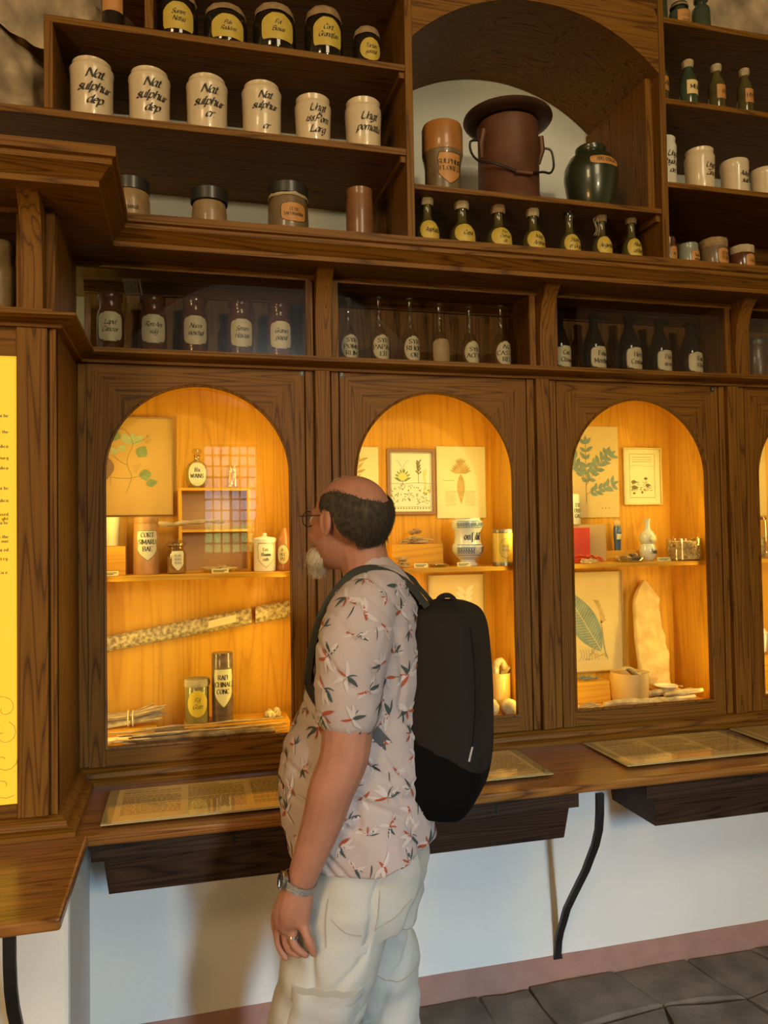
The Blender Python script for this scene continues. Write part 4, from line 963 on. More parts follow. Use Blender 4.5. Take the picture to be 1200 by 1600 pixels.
def f(mb, y):
    rn = random.Random(4)
    for x0, z0, a0, L in ((1.69, 1.78, 90, .20), (1.69, 1.80, 55, .17), (1.69, 1.82, 120, .16), (1.69, 1.85, 35, .14), (1.69, 1.86, 145, .13), (1.69, 1.76, 20, .13)):
        for k in range(1, 7):
            t = k/6; x = x0+math.cos(R(a0))*L*t; z = z0+math.sin(R(a0))*L*t
            for s in (-1, 1): add_leaf(mb, y, x, z, a0+s*rn.uniform(35, 60), rn.uniform(.030, .048), .017)
        add_leaf(mb, y, x, z, a0, .04, .016)
draw(p, 'leaves', TEAL, f)
def f(mb, y):
    for pts in ([(1.69, 1.725), (1.689, 1.80), (1.69, 1.98)], [(1.69, 1.80), (1.74, 1.87), (1.78, 1.93)], [(1.69, 1.82), (1.64, 1.90), (1.61, 1.95)], [(1.69, 1.76), (1.75, 1.79), (1.80, 1.80)], [(1.69, 1.85), (1.75, 1.89), (1.81, 1.92)]): add_line(mb, y-.0002, pts, .0025)
    for i in range(3): add_leaf(mb, y, 1.762+.017*i, 1.700, 0, .006, .006)
draw(p, 'stems', BRN, f)
p = sheet('framed_print', 'small pale mounted engraving of a landscape in the third cabinet', 1.872, 2.062, 1.713, 1.967, plain('cream_mount', (.66, .58, .30), .7), (plain('pale_frame', (.60, .44, .16), .5), .006))
def f(mb, y):
    rn = random.Random(9); a, b, c, d = 1.905, 2.030, 1.745, 1.940
    for e in ((a, c, b, c), (a, d, b, d), (a, c, a, d), (b, c, b, d)): add_line(mb, y, [(e[0], e[1]), (e[2], e[3])], .0014)
    for i in range(3): add_line(mb, y, [(1.918, 1.925-.010*i), (2.015, 1.925-.010*i)], .0014)
    add_line(mb, y, [(1.908, 1.885), (1.95, 1.890), (1.99, 1.884), (2.027, 1.888)], .001)
    for i in range(46): x = rn.uniform(1.91, 2.018); z = rn.uniform(1.775, 1.815); add_line(mb, y, [(x, z), (x+rn.uniform(.004, .012), z+rn.uniform(-.003, .003))], .0022)
    for x, z, s in ((1.925, 1.815, .03), (1.985, 1.83, .022), (1.93, 1.79, .035), (1.995, 1.80, .028)): add_leaf(mb, y, x-s/2, z, 0, s, s*.55)
    add_line(mb, y, [(1.986, 1.80), (1.985, 1.84)], .0014); add_leaf(mb, y, 1.965, 1.762, 90, .014, .012); add_leaf(mb, y, 1.925, 1.760, 90, .010, .014)
draw(p, 'engraving', plain('engraving_ink', (.16, .12, .04), .8), f)
p = sheet('botanical_print', 'large print of a broad ribbed blue-green leaf at the lower left of the third cabinet', 1.440, 1.850, .990, 1.425, PAPER, (THINF, .004))
def f(mb, y): add_leaf(mb, y, 1.745, 1.075, 122, .34, .125, n=14)
draw(p, 'big_leaf', TEAL, f)
def f(mb, y):
    for i in range(22):
        t = .06+.04*i; x = 1.745+math.cos(R(122))*.34*t; z = 1.075+math.sin(R(122))*.34*t; w = .058*math.sin(math.pi*min(1, t**.85))
        for s in (-1, 1): add_line(mb, y-.0002, [(x, z), (x+math.cos(R(122+s*62))*w, z+math.sin(R(122+s*62))*w)], .0013)
    add_line(mb, y-.0002, [(1.750, 1.07), (1.745+math.cos(R(122))*.34, 1.075+math.sin(R(122))*.34)], .003)
draw(p, 'leaf_ribs', PAPER, f)
def f(mb, y):
    for i in range(12): add_leaf(mb, y, 1.742, 1.20+.008*i, 30+12*i, .035, .012)
    for i in range(6): add_leaf(mb, y, 1.66+.02*i, 1.045+.01*(i % 3), 40*i, .04, .008)
    add_line(mb, y, [(1.742, 1.28), (1.748, 1.18), (1.765, 1.05)], .008)
draw(p, 'flower_spike', OCH, f)
def f(mb, y):
    for i in range(7): add_line(mb, y-.0002, [(1.64+.014*i, 1.09), (1.65+.012*i, 1.06), (1.635+.016*i, 1.04)], .0022)
    add_line(mb, y-.0002, [(1.748, 1.18), (1.757, 1.10), (1.775, 1.04)], .004)
draw(p, 'root_drawing', TEAL, f)

# ================================================================ things on the cabinet shelves
SH = 1.4696; FLr = .8846
def block(label, x0, x1, y0, y1, z0, h, mat=BX, cat='block', name='wooden_block'):
    return tag(MB().box(x0, x1, y0, y1, z0, z0+h).build(name, mat, None, smooth=False, bevel=.001, loc=((x0+x1)/2, (y0+y1)/2, z0)), label, cat)
# first cabinet
block('small light wooden block under the pale cup on the first cabinet shelf', -.296, -.213, 2.88, 2.96, SH, .103)
vessel('pale_cup', 'pale flared cup standing on the small wooden block in the first cabinet', 'cup', -.262, 2.92, SH+.1035, .030, .103, [(0, 0), (.72, 0), (.80, .05), (1, .9), (1, 1), (.93, 1), (.75, .1), (0, .1)], PAPERL)
WOODJ = plain('turned_wood_jar', (.50, .24, .07), .45, var=.25, vscale=6, stretch=(3, 3, .6))
LSH = plain('shield_label', (.66, .58, .34), .5)
vessel('wooden_jar', 'tall turned wooden jar with cream shield label CORT SIMARU BAE', 'jar', -.144, 2.92, SH, .0467, .207, [(0, 0), (.98, 0), (1, .03), (.99, .2), (.93, .86), (.90, .88), (.95, .90), (.92, .99), (0, 1)], WOODJ, lab=('shield', .50, .80, .25, LSH, OLV), txt=(['CORT', 'SIMARU', 'BAE'], .56, .080, 'roman', INK, .72), face=-82)
vessel('glass_jar', 'small stoppered glass jar with shield label beside the Simaruba jar', 'jar', -.039, 2.90, SH, .036, .123, [(0, 0), (.95, 0), (1, .04), (1, .55), (.9, .66), (.72, .70), (.72, .78), (.85, .80), (.6, .8)], glass('amber_clear', (.90, .80, .58), refl=2.2, dens=.05), parts=[('stopper', [(.6, .78), (.95, .82), (1, .88), (.8, .95), (.3, 1), (0, 1)], GCLEAR, None), ('powder', [(0, .03), (.88, .03), (.9, .5), (0, .52)], TANJ, None)], lab=('shield', .38, .62, .28, LSH, OLV), txt=(['FLOR', 'AURA', 'VERA'], .42, .07, 'roman', OLV, .7), face=-80)
bx = thing('display_riser', 'open light wooden riser box with one middle shelf in the first cabinet', 'riser', (.10, 2.96, SH))
for a in ((-.030, -.018, 2.94, 3.02, SH, SH+.305), (.222, .234, 2.94, 3.02, SH, SH+.305)): MB().box(*a).build('side_board', BZ, bx, smooth=False)
for a in ((-.030, .234, 2.94, 3.02, SH+.3052, SH+.315), (-.018, .222, 2.94, 3.02, SH+.15, SH+.160), (-.018, .222, 2.94, 3.02, SH, SH+.008)): MB().box(*a).build('cross_board', BX, bx, smooth=False)
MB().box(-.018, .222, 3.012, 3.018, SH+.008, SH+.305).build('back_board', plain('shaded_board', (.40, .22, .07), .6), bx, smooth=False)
vessel('stoppered_bottle', 'squarish glass bottle with oval label and ball stopper on top of the riser box', 'bottle', .038, 2.975, SH+.3156, .040, .150, [(0, 0), (.75, 0), (.85, .04), (1, .14), (1, .46), (.85, .60), (.35, .68), (.28, .72), (.28, .80), (.42, .82), (.2, .82)], glass('bottle_tint', (.84, .86, .70), refl=2.5, dens=.08), parts=[('stopper', [(.2, .78), (.25, .84), (.48, .90), (.42, .97), (.2, 1), (0, 1)], GCLEAR, None)], lab=('oval', .34, .88, .30, LSH, plain('label_green_edge', (.13, .17, .10), .5)), txt=(['Rx', 'WANS.'], .36, .10, 'roman', INK, .8))
vessel('small_glass_jar', 'small empty glass jar standing on the right of the riser box', 'jar', .170, 2.975, SH+.3156, .0223, .085, [(0, 0), (.95, 0), (1, .05), (1, .85), (.88, .92), (1, 1), (.9, 1)], GCLEAR)
mb = MB(); pts = [(-.095+.0, 2.865, SH+.183)]
pts = [(-.100, 2.868, SH+.185), (-.06, 2.868, SH+.178), (-.01, 2.868, SH+.183), (.04, 2.868, SH+.187), (.09, 2.868, SH+.190), (.14, 2.868, SH+.186)]
tag(mb.tube(catmull(pts, 3), [.004]+[.008+.002*math.sin(i*1.7) for i in range(14)]+[.003], 8, jit=.15).build('bark_stick', BARK, None), 'thin bark stick laid level across the riser box in the first cabinet', 'stick')
def rootpile(name, label, x, y, z, w, d, h, n, mat, rr=(.003, .006), L=(.03, .06), seed=1, cat='dried plants', group=None, curl=.4):
    rn = random.Random(seed); mb = MB()
    for i in range(n):
        a = rn.uniform(0, math.pi*2); l = rn.uniform(*L); px, py = x+rn.uniform(-1, 1)*(w/2-l*.35), y+rn.uniform(-1, 1)*(d/2-.006); r = rn.uniform(*rr)
        pz = z+r+rn.uniform(0, 1)**1.3*max(0, h-2*r)*(1-abs(px-x)/(w/2+.001)*.7); ca, sa = math.cos(a), math.sin(a)*.5
        p = [(px+ca*l*(t-.5)+rn.uniform(-.1, .1)*l*curl, py+sa*l*(t-.5), max(z+r*.9, pz+rn.uniform(-.15, .15)*l*curl)) for t in (0, .33, .66, 1)]
        mb.tube(p, [r*.6, r, r*.9, r*.5], 6, jit=.2)
    o = mb.build(name, mat, None, kind='stuff', loc=(x, y, z)); return tag(o, label, cat, group)
def card(label, x0, x1, y, z, h=.016):
    t = thing('caption_card', label, 'card', ((x0+x1)/2, y, z)); mb = MB()
    mb.v = [(x0, y, z+.0005), (x1, y, z+.0005), (x1, y+.010, z+h), (x0, y+.010, z+h), (x0, y+.012, z+.0005), (x1, y+.012, z+.0005)]; mb.f = [(0, 1, 2, 3), (3, 2, 5, 4), (0, 3, 4), (1, 5, 2), (0, 4, 5, 1)]
    mb.build('card', PAPERL, t, smooth=False); q = MB()
    for k in range(2): q.quad(*[(a, y+.010*b-.0006, z+h*b) for a, b in ((x0+.004, .55-.3*k), (x1-.006-.01*k, .55-.3*k), (x1-.006-.01*k, .72-.3*k), (x0+.004, .72-.3*k))])
    q.build('print', INK, t, smooth=False, fix=False)
rootpile('dried_roots', 'small heap of pale curled dried roots on the first cabinet shelf', .115, 2.90, SH, .125, .06, .036, 26, BARK, seed=3)
card('tiny caption card in front of the dried roots on the first cabinet shelf', .085, .145, 2.835, SH)
card('tiny caption card before the small wooden block at the shelf left end', -.285, -.235, 2.85, SH)
vessel('lidded_pot', 'white lidded ceramic pot lettered Extr. Rhamni on the first cabinet shelf', 'pot', .281, 2.90, SH, .043, .142, [(0, 0), (.92, 0), (.95, .03), (.95, .74), (1, .76), (1, .80), (0, .80)], plain('white_pot_glaze', (.72, .68, .52), .3, coat=.4), parts=[('lid', [(1.02, .80), (1.03, .84), (.9, .88), (.3, .91), (.14, .93), (.2, .97), (.12, 1), (0, 1)], CERAM2, None)], lab=('shield', .42, .72, .30, plain('pot_label', (.68, .62, .42), .4), OLV), txt=(['Extr.', 'Rhamni', 'cath.'], .44, .085, 'roman', INK, .62))
vessel('wooden_jar', 'reddish turned wooden jar with oval label at the right edge of the first window', 'jar', .357, 2.90, SH, .032, .160, [(0, 0), (.95, 0), (1, .05), (.95, .15), (1, .5), (.95, .70), (.75, .80), (.5, .9), (.3, 1), (0, 1)], plain('red_wood_jar', (.36, .13, .04), .4, coat=.3), lab=('oval', .38, .70, .22, LSH, OLV), txt=(['B.', 'OLE', 'PU'], .38, .07, 'roman', INK, .7), face=-112)
# leaning bark strip
bt = thing('bark_strip', 'long flat speckled bark strip leaning diagonally across the lower half of the first cabinet', 'bark', (.04, 2.99, 1.22))
mb = MB(); rn = random.Random(8); P0, P1 = Vector((-.297, 3.005, 1.212)), Vector((.385, 3.005, 1.318)); N_ = 46
SPECK = plain('speckled_bark', (.60, .46, .20), .7, col2=(.18, .11, .05), vscale=70, bump=.9, bscale=90, detail=8)
for i in range(N_+1):
    t = i/N_; c = P0.lerp(P1, t); h = .028+.006*t+.002*noise.noise(Vector((i*.5, 0, 0))); 
    for dy, dz in ((0, -1), (-.012, -.9), (-.018, -.3), (-.019, .3), (-.012, .9), (0, 1)): mb.v.append((c.x, c.y+dy+.002*noise.noise(Vector((i*.7, dz*2, 3))), c.z+dz*h+.0025*noise.noise(Vector((i*.6, dz, 7)))))
for i in range(N_):
    if i == 36: continue
    for k in range(6): mb.f.append((i*6+k, i*6+(k+1) % 6, i*6+6+(k+1) % 6, i*6+6+k))
mb.build('bark', SPECK, bt, angle=60)
c = P0.lerp(P1, .62); q = MB(); dv = (P1-P0).normalized()
for a, b in ((-.052, .052),): q.quad(*[(c.x+dv.x*u, 2.9845, c.z+dv.z*u+w) for u, w in ((a, -.014), (b, -.010), (b, .018), (a, .014))])
q.build('paper_label', PAPERL, bt, smooth=False, fix=False)
block('low wooden riser under the two jars on the floor of the first cabinet', -.015, .36, 2.84, 2.98, FLr, .042)
vessel('glass_jar', 'glass jar with cloth cap and round yellow label on the first cabinet floor', 'jar', .030, 2.90, FLr+.0425, .043, .158, [(0, 0), (.92, 0), (1, .04), (1, .78), (.92, .86), (.9, .9), (0, .9)], plain('olive_glass_full', (.28, .22, .07), .25, coat=.5, var=.35, vscale=14), parts=[('cloth_cap', [(1.03, .84), (1.06, .90), (1.04, .97), (.98, 1), (0, 1)], CLOTHW, .03)], lab=('oval', .47, .86, .30, plain('bright_yellow_label', (.66, .46, .03), .5)), txt=(['Fol.', 'Gram'], .48, .10, 'script', OLV, .8))
vessel('tall_jar', 'tall grey marbled jar with shield label RAD. CHINAE CONC. on the first cabinet floor', 'jar', .122, 2.90, FLr+.0425, .0393, .248, [(0, 0), (.95, 0), (1, .02), (1, .90), (.96, .94), (.98, .96), (.95, 1), (0, 1)], plain('marbled_brown', (.20, .12, .08), .3, coat=.4, col2=(.10, .06, .045), vscale=18, stretch=(1, 1, 3)), lab=('shield', .50, .88, .27, LSH, OLV), txt=(['RAD.', 'CHINAE', 'CONC.'], .55, .068, 'roman', INK, .70))
rn = random.Random(21)
for i in range(26):                          # long stems lying along the cabinet floor, each its own thing
    y = rn.uniform(2.785, 2.885); x0 = rn.uniform(-.29, -.05); x1 = min(.345, x0+rn.uniform(.35, .62)); lay = i/26*.036; z = FLr+.006+lay+rn.uniform(0, .004)
    if i % 3 == 0: y = rn.uniform(2.78, 2.80)
    pts = [(x0+(x1-x0)*t, y+rn.uniform(-.006, .006)+(t-.5)*.02, z+rn.uniform(-.001, .004)) for t in (0, .2, .4, .6, .8, 1)]
    r = rn.uniform(.003, .0058)
    tag(MB().tube(pts, [r*.7, r, r*.95, r*1.05, r*.9, r*.5], 6, jit=.12).build('dried_stem', TWIG if i % 4 else BARKD), 'long thin dried stem lying among others on the first cabinet floor', 'twig', 'long dried stems on the first cabinet floor')
for x0, x1, y, z, r, m, lb in ((-.20, .30, 2.785, FLr+.020, .019, BARKD, 'dark rough bark piece lying in front of the dried stems'), (-.285, -.16, 2.81, FLr+.022, .014, BARK, 'short pale bark piece at the front left of the first cabinet floor')):
    tag(MB().tube([(x0+(x1-x0)*k/8, y+.002*math.sin(k), z+.002*math.cos(k*2)) for k in range(9)], [r*.85]+[r*(1+.08*math.sin(k*2.2)) for k in range(7)]+[r*.6], 9, flat=.8, jit=.12).build('bark_piece', m), lb, 'bark')
bn = thing('twig_bundle', 'bundle of light twigs tied with pale string at the left of the first cabinet floor', 'twigs', (-.18, 2.93, FLr))
rn = random.Random(6)
for i in range(16):
    oy, oz = rn.uniform(-.018, .018), rn.uniform(-.014, .018)
    MB().tube([(-.29, 2.93+oy*1.4, FLr+.062+oz*1.3), (-.20, 2.93+oy, FLr+.067+oz), (-.105+rn.uniform(-.02, .03), 2.93+oy*1.6, FLr+.084+oz*1.5)], [.005, .0058, .0042], 6).build('twig', BARK if i % 2 else TWIG, bn)
for dx in (-.010, .006): MB().tube([(-.20+dx, 2.93+.030*math.cos(a), FLr+.067+.028*math.sin(a)) for a in [k*math.pi/7 for k in range(15)]], .0025, 5).build('string', PAPERL, bn)
block('low wooden block under the tied twig bundle', -.297, -.11, 2.895, 2.975, FLr, .036)
rn = random.Random(31)
for i in range(26):                          # sliced roots, cut rings
    a = rn.uniform(0, 6.3); rr_ = rn.uniform(.009, .014); lvl = i//9; x = .315+rn.uniform(-.055, .035)*(1-.2*lvl); y = 2.90+rn.uniform(-.035, .035); z = FLr+.012+lvl*.018+rn.uniform(0, .004)
    d = Vector((rn.uniform(-.6, .6), -1, rn.uniform(-.2, .9))).normalized()*.006; c = Vector((x, y, z+.006))
    t = tag(MB().tube([c-d, c+d], [rr_, rr_*.95], 10).build('root_slice', BARK if i % 3 else PAPERL), 'pale cut root slice in the small pile at the right of the first cabinet floor', 'root', 'pile of pale root slices on the first cabinet floor')
# second cabinet
block('light wooden riser block carrying roots on the second cabinet shelf', .775, .985, 2.90, 2.99, SH, .090)
block('small block on the riser in the second cabinet', .850, .925, 2.93, 2.98, SH+.0905, .035, BX)
rootpile('dried_roots', 'heap of twisted pale roots on the riser block behind the man', .880, 2.915, SH+.0905, .16, .03, .034, 26, BARK, seed=12)
rootpile('dried_roots', 'rough brown root knob on the small block in the second cabinet', .885, 2.955, SH+.126, .05, .03, .036, 16, TWIG, rr=(.004, .007), L=(.015, .03), seed=14)
rootpile('dried_roots', 'clump of short roots at the shelf beside the man head', .80, 2.86, SH, .06, .04, .045, 16, TWIG, seed=15)
vessel('glass_dish', 'shallow glass dish of chips on the second cabinet shelf', 'dish', .950, 2.86, SH, .042, .010, [(0, 0), (.75, 0), (.8, .2), (1, .9), (1, 1), (.95, 1), (.75, .3), (0, .3)], glass('dish_glass', (.9, .9, .85), refl=3, dens=.15), parts=[('chips', [(.7, .3), (.6, .9), (.3, 1.3), (0, 1.5)], TWIG, .15)])
card('small caption card on the second cabinet shelf left of the glass dish', .845, .900, 2.83, SH); card('small caption card on the second cabinet shelf in front of the majolica jar', 1.02, 1.075, 2.83, SH)
MAJ = plain('majolica_white', (.70, .68, .56), .25, coat=.5); BLUE = plain('majolica_blue', (.06, .13, .24), .35, var=.4, vscale=40)
MP = [(0, 0), (.62, 0), (.64, .03), (.50, .07), (.52, .12), (.78, .20), (.98, .30), (1, .40), (.95, .45), (.86, .48), (.82, .60), (.86, .74), (.95, .78), (1, .84), (.98, .92), (.88, .95), (.80, .97), (.86, 1), (0, 1)]
mj = vessel('majolica_jar', 'waisted blue and white majolica jar with gothic lettering, on the second cabinet shelf', 'jar', 1.088, 2.90, SH, .0625, .190, MP, MAJ, txt=(['onf.diP'], .61, .15, 'roman', INK, .66), face=-80, seg=36)
pr = [(a*.0625, b*.190) for a, b in MP]; fn = wrap(1.088, 2.90, SH+.0006, pr, -80, .0012); mb = MB(); rn = random.Random(5)
def addw(pts, w):
    pp = catmull(pts, 3)
    for a, b in zip(pp, pp[1:]):
        dx, dz = b[0]-a[0], b[1]-a[1]; L = math.hypot(dx, dz) or 1; nx, nz = -dz/L*w/2, dx/L*w/2
        mb.quad(fn(a[0]-nx, a[1]-nz), fn(b[0]-nx, b[1]-nz), fn(b[0]+nx, b[1]+nz), fn(a[0]+nx, a[1]+nz))
for z0, z1 in ((.80, .93), (.22, .44)):
    for z in (z0, z1):
        addw([(-.075+.0125*k, z*.19) for k in range(13)], .0022)
    for k in range(15):
        x = -.072+.0102*k; zc = (z0+z1)/2*.19; h = (z1-z0)*.19*.36
        addw([(x-.004, zc-h), (x+.003, zc), (x-.002, zc+h*.7), (x-.005, zc+h*.1), (x, zc-h*.3)], .0024); addw([(x+.003, zc+h), (x+.006, zc+h*.2), (x+.004, zc-h)], .0018)
for z in (.14, .17): addw([(-.05+.0125*k, z*.19) for k in range(9)], .0016)
mb.build('blue_ornament', BLUE, mj, smooth=False, fix=False)
mb = label_mb(pr, 1.088, 2.90, SH+.0006, -68, .335*.19, .017, .017, 'oval', .0018); mb.build('medallion', MAJ, mj, fix=False)
f2 = wrap(1.088, 2.90, SH+.0006, pr, -68, .0026); text_mesh(['GcP'], .013, lambda a, b: f2(a, b+.335*.19), style='roman', wscale=.9).build('medallion_lettering', OCH, mj, smooth=False, fix=False)
vessel('round_tin', 'yellow cylindrical tin with dark rims and round emblem, right end of the second shelf', 'tin', 1.207, 2.82, SH, .041, .142, [(0, 0), (.97, .0), (.97, .92), (0, .92)], plain('yellow_tin', (.72, .45, .06), .28, coat=.5), parts=[('rim', [(.99, .90), (1.02, .91), (1.02, .96), (.96, 1), (0, 1)], plain('tin_rim', (.22, .18, .12), .35, metal=.6), None), ('base_rim', [(.98, 0), (1.01, .01), (1.01, .08), (.98, .10)], MATS['tin_rim'] if 'tin_rim' in MATS else BRGL, None)], lab=('oval', .48, .62, .26, plain('tin_emblem', (.62, .38, .05), .4), OLV), txt=(['HERB', 'PURG'], .48, .07, 'roman', OLV, .8), face=-96)
vessel('beaker', 'straight pale beaker filled with thick roots at the lower right of the second cabinet', 'beaker', 1.208, 2.88, FLr, .0405, .155, [(0, 0), (.95, 0), (1, .02), (1, 1), (.96, 1), (.95, .9), (0, .9)], plain('warm_beaker', (.60, .36, .10), .35, coat=.4))
for p_, r_, lb in (([(1.190, 2.88, FLr+.145), (1.185, 2.87, FLr+.185), (1.205, 2.865, FLr+.205), (1.225, 2.87, FLr+.175)], .015, 'curved thick root standing in the pale beaker'), ([(1.225, 2.885, FLr+.145), (1.230, 2.88, FLr+.165), (1.236, 2.875, FLr+.182)], .016, 'second stubby root at the right of the pale beaker'), ([(1.195, 2.90, FLr+.142), (1.185, 2.90, FLr+.175)], .014, 'stubby root at the back of the pale beaker')):
    tag(MB().tube(catmull(p_, 3) if len(p_) > 2 else p_, r_, 10, jit=.1).build('thick_root', BARK), lb, 'root')
def ball(name, label, x, y, z, r, mat, cat='seed ball'):
    mb = MB(); rr = [( r*math.sin(math.pi*i/14), r-r*math.cos(math.pi*i/14)) for i in range(15)]
    mb.lathe(rr, x, y, z, 22); mb.v = [tuple(Vector((x, y, z+r))+(Vector(v)-Vector((x, y, z+r)))*(1+.05*noise.noise(Vector(v)*130))) for v in mb.v]
    return tag(mb.build(name, mat, None, loc=(x, y, z), angle=80), label, cat)
ball('woven_ball', 'round fibrous ball on the floor in front of the pale beaker', 1.206, 2.792, FLr+.002, .034, BARK)
ball('woven_ball', 'second fibrous ball mostly hidden by the backpack', 1.130, 2.800, FLr+.002, .036, BARK)
vessel('small_glass_jar', 'tiny glass vial near the fibrous ball at the second cabinet floor', 'vial', 1.180, 2.775, FLr, .010, .022, [(0, 0), (.95, 0), (1, .1), (1, .8), (.8, .9), (.9, 1), (.7, 1)], GCLEAR)
# third cabinet
block('tall tan riser block behind the red packet in the third cabinet', 1.475, 1.724, 2.93, 2.99, SH, .158, plain('tan_riser', (.48, .30, .11), .6))
vessel('apothecary_jar', 'white jar lettered EXT DUER GALL standing on the tan riser block', 'jar', 1.575, 2.96, SH+.1585, .043, .128, [(0, 0), (.95, 0), (1, .02), (1, .95), (.96, 1), (0, 1)], plain('gall_white', (.66, .62, .44), .35, coat=.3), txt=(['EXT', 'DUER', 'GALL'], .45, .12, 'roman', INK, .72), face=-66)
RED = plain('red_packet_paper', (.50, .035, .008), .55, var=.25, vscale=10); ORC = plain('orange_strips', (.75, .13, .015), .6, var=.2, vscale=20)
block('upright bright red packet at the left of the third cabinet shelf', 1.500, 1.610, 2.86, 2.90, SH, .145, RED, 'packet', 'red_packet')
rn = random.Random(13); mb = MB()
for i in range(18):
    x = 1.53+rn.uniform(-.01, .085); L = rn.uniform(.03, .06); z = SH+.004+i*.0017
    mb.tube([(x, 2.835+rn.uniform(-.012, .012), z), (x+L*.5, 2.83+rn.uniform(-.014, .014), z+rn.uniform(0, .006)), (min(x+L, 1.66), 2.83+rn.uniform(-.012, .012), max(SH+.003, z-.012))], [.003, .004, .002], 5, flat=.5)
tag(mb.build('orange_peel_strips', ORC, None, kind='stuff', loc=(1.57, 2.83, SH)), 'spread of orange-red dyed strips in front of the red packet', 'strips')
rootpile('dried_roots', 'few pale curled root pieces in front of the orange strips', 1.565, 2.80, SH, .07, .02, .022, 8, BARK, rr=(.005, .008), L=(.02, .035), seed=17)
block('thin wooden riser behind the blue bottle on the third shelf', 1.72, 1.90, 2.945, 2.99, SH, .045)
vessel('blue_bottle', 'slender dark blue bottle with pale cap and tilted label in the third cabinet', 'bottle', 1.800, 2.965, SH+.0455, .0175, .130, [(0, 0), (.80, 0), (.85, .3), (1, .5), (.95, .72), (.8, .80), (.7, .82), (0, .82)], plain('blue_glass', (.05, .09, .17), .2, coat=.6), parts=[('cap', [(.75, .80), (.9, .84), (.85, .93), (.6, .99), (0, 1)], PAPER, None)], lab=('rect', .45, .8, .09, PAPERL), face=-80)
vessel('double_gourd_flask', 'double-bellied white flask with clear neck and label below, on the third shelf', 'flask', 1.905, 2.90, SH, .036, .178, [(0, 0), (.60, 0), (.85, .06), (1, .18), (1, .26), (.85, .37), (.72, .40), (.80, .43), (.95, .50), (.90, .60), (.70, .68), (.36, .74), (.30, .82), (.30, .96), (.38, 1), (.3, 1)], plain('milky_glass', (.60, .58, .46), .2, coat=.6), lab=('oval', .53, .62, .09, LSH, OLV), txt=(['3nbg'], .22, .10, 'roman', INK, .8), face=-70, seg=32)
nd = thing('glass_dish', 'shallow glass dish heaped with dark round galls on the third shelf', 'dish', (1.790, 2.84, SH))
MB().lathe([(0, 0), (.055, 0), (.060, .004), (.064, .018), (.062, .018), (.057, .005), (0, .004)], 1.790, 2.86, SH+.0006, 30).build('dish', MATS['dish_glass'], nd)
rn = random.Random(19)
for i in range(30):
    a = rn.uniform(0, 6.28); q = math.sqrt(rn.random())*.052; r = rn.uniform(.007, .010); lv = rn.choice((0, 0, 1)) if q < .035 else 0
    x, y, z = 1.790+q*math.cos(a), 2.86+q*math.sin(a)*.9, SH+.006+lv*.012
    tag(MB().lathe([(r*math.sin(math.pi*k/8), r-r*math.cos(math.pi*k/8)) for k in range(9)], x, y, z, 10).build('gall_nut', BARKD if i % 3 else BARK, None, loc=(x, y, z)), 'small round dark gall nut heaped in the glass dish on the third shelf', 'nut', 'gall nuts in the glass dish on the third shelf')
gb = thing('shavings_jar', 'wide low clear glass jar packed with wood shavings at the right of the third shelf', 'jar', (2.036, 2.836, SH))
MB().lathe([(.0, 0), (.071, 0), (.0725, .004), (.0725, .092), (.070, .092), (.070, .004), (0, .004)], 2.036, 2.836, SH+.0006, 40).build('glass', GLASS, gb)
rn = random.Random(23); mb = MB()
for i in range(420):
    a = rn.uniform(0, 6.28); q = .064*math.sqrt(rn.uniform(.66, 1)); x, y, z = 2.036+q*math.cos(a), 2.836+q*math.sin(a), SH+.008+rn.random()*.086
    d = Vector((rn.uniform(-1, 1), rn.uniform(-1, 1), rn.uniform(-1, 1))).normalized()*rn.uniform(.006, .011)
    if (Vector((x, y))-Vector((2.036, 2.836))).length > .058: d *= .5
    u = d.cross(Vector((0, 0, 1))).normalized()*.0022; c = Vector((x, y, z)); mb.quad(c-d-u, c+d-u, c+d+u, c-d+u)
mb.lathe([(0, .006), (.050, .006), (.050, .080), (0, .084)], 2.036, 2.836, SH, 24)
o = mb.build('shavings', plain('wood_shavings', (.78, .52, .22), .7, var=.5, vscale=90), gb, smooth=False, fix=False); o['kind'] = 'stuff'
card('small caption card in front of the shavings jar', 1.895, 1.955, 2.81, SH)
# lower third cabinet
sl = MB(); NI, NJ = 34, 16; rn = random.Random(3)
def slab_edge(t):                            # centre and half width of the slab at height t
    c = 1.950+.006*math.sin(t*7)+(.0 if t < .85 else -.008*(t-.85)/.15); w = .076+.010*math.sin(t*5+.5)-.012*(1-t)
    if t > .80: w *= max(.10, 1-((t-.80)/.20)**1.5*.92)
    return c, w*(1+.05*noise.noise(Vector((t*9, 1.7, 0))))
for side in (0, 1):
    for i in range(NI+1):
        t = i/NI; c, w = slab_edge(t); z = FLr+.018+t*.478
        for j in range(NJ+1):
            s = -1+2*j/NJ; x = c+s*w*(1+.04*noise.noise(Vector((t*14, s, 4)))); bulge = (1-s*s)**.5 if abs(s) < 1 else 0
            d = .012*bulge+.015*noise.noise(Vector((x*22, z*22, 0)))+.004*noise.noise(Vector((x*60, z*60, 1)))+(.006 if abs(s) > .75 else 0)
            lean = 2.945+.055*t
            sl.v.append((x, lean-(d if side == 0 else -.004)*(1 if side == 0 else 1), z))
M_ = (NI+1)*(NJ+1)
for i in range(NI):
    for j in range(NJ):
        a = i*(NJ+1)+j; sl.f += [(a, a+1, a+NJ+2, a+NJ+1), (M_+a, M_+a+NJ+1, M_+a+NJ+2, M_+a+1)]
for i in range(NI):
    for j in (0, NJ): a = i*(NJ+1)+j; sl.f.append((a, a+NJ+1, M_+a+NJ+1, M_+a))
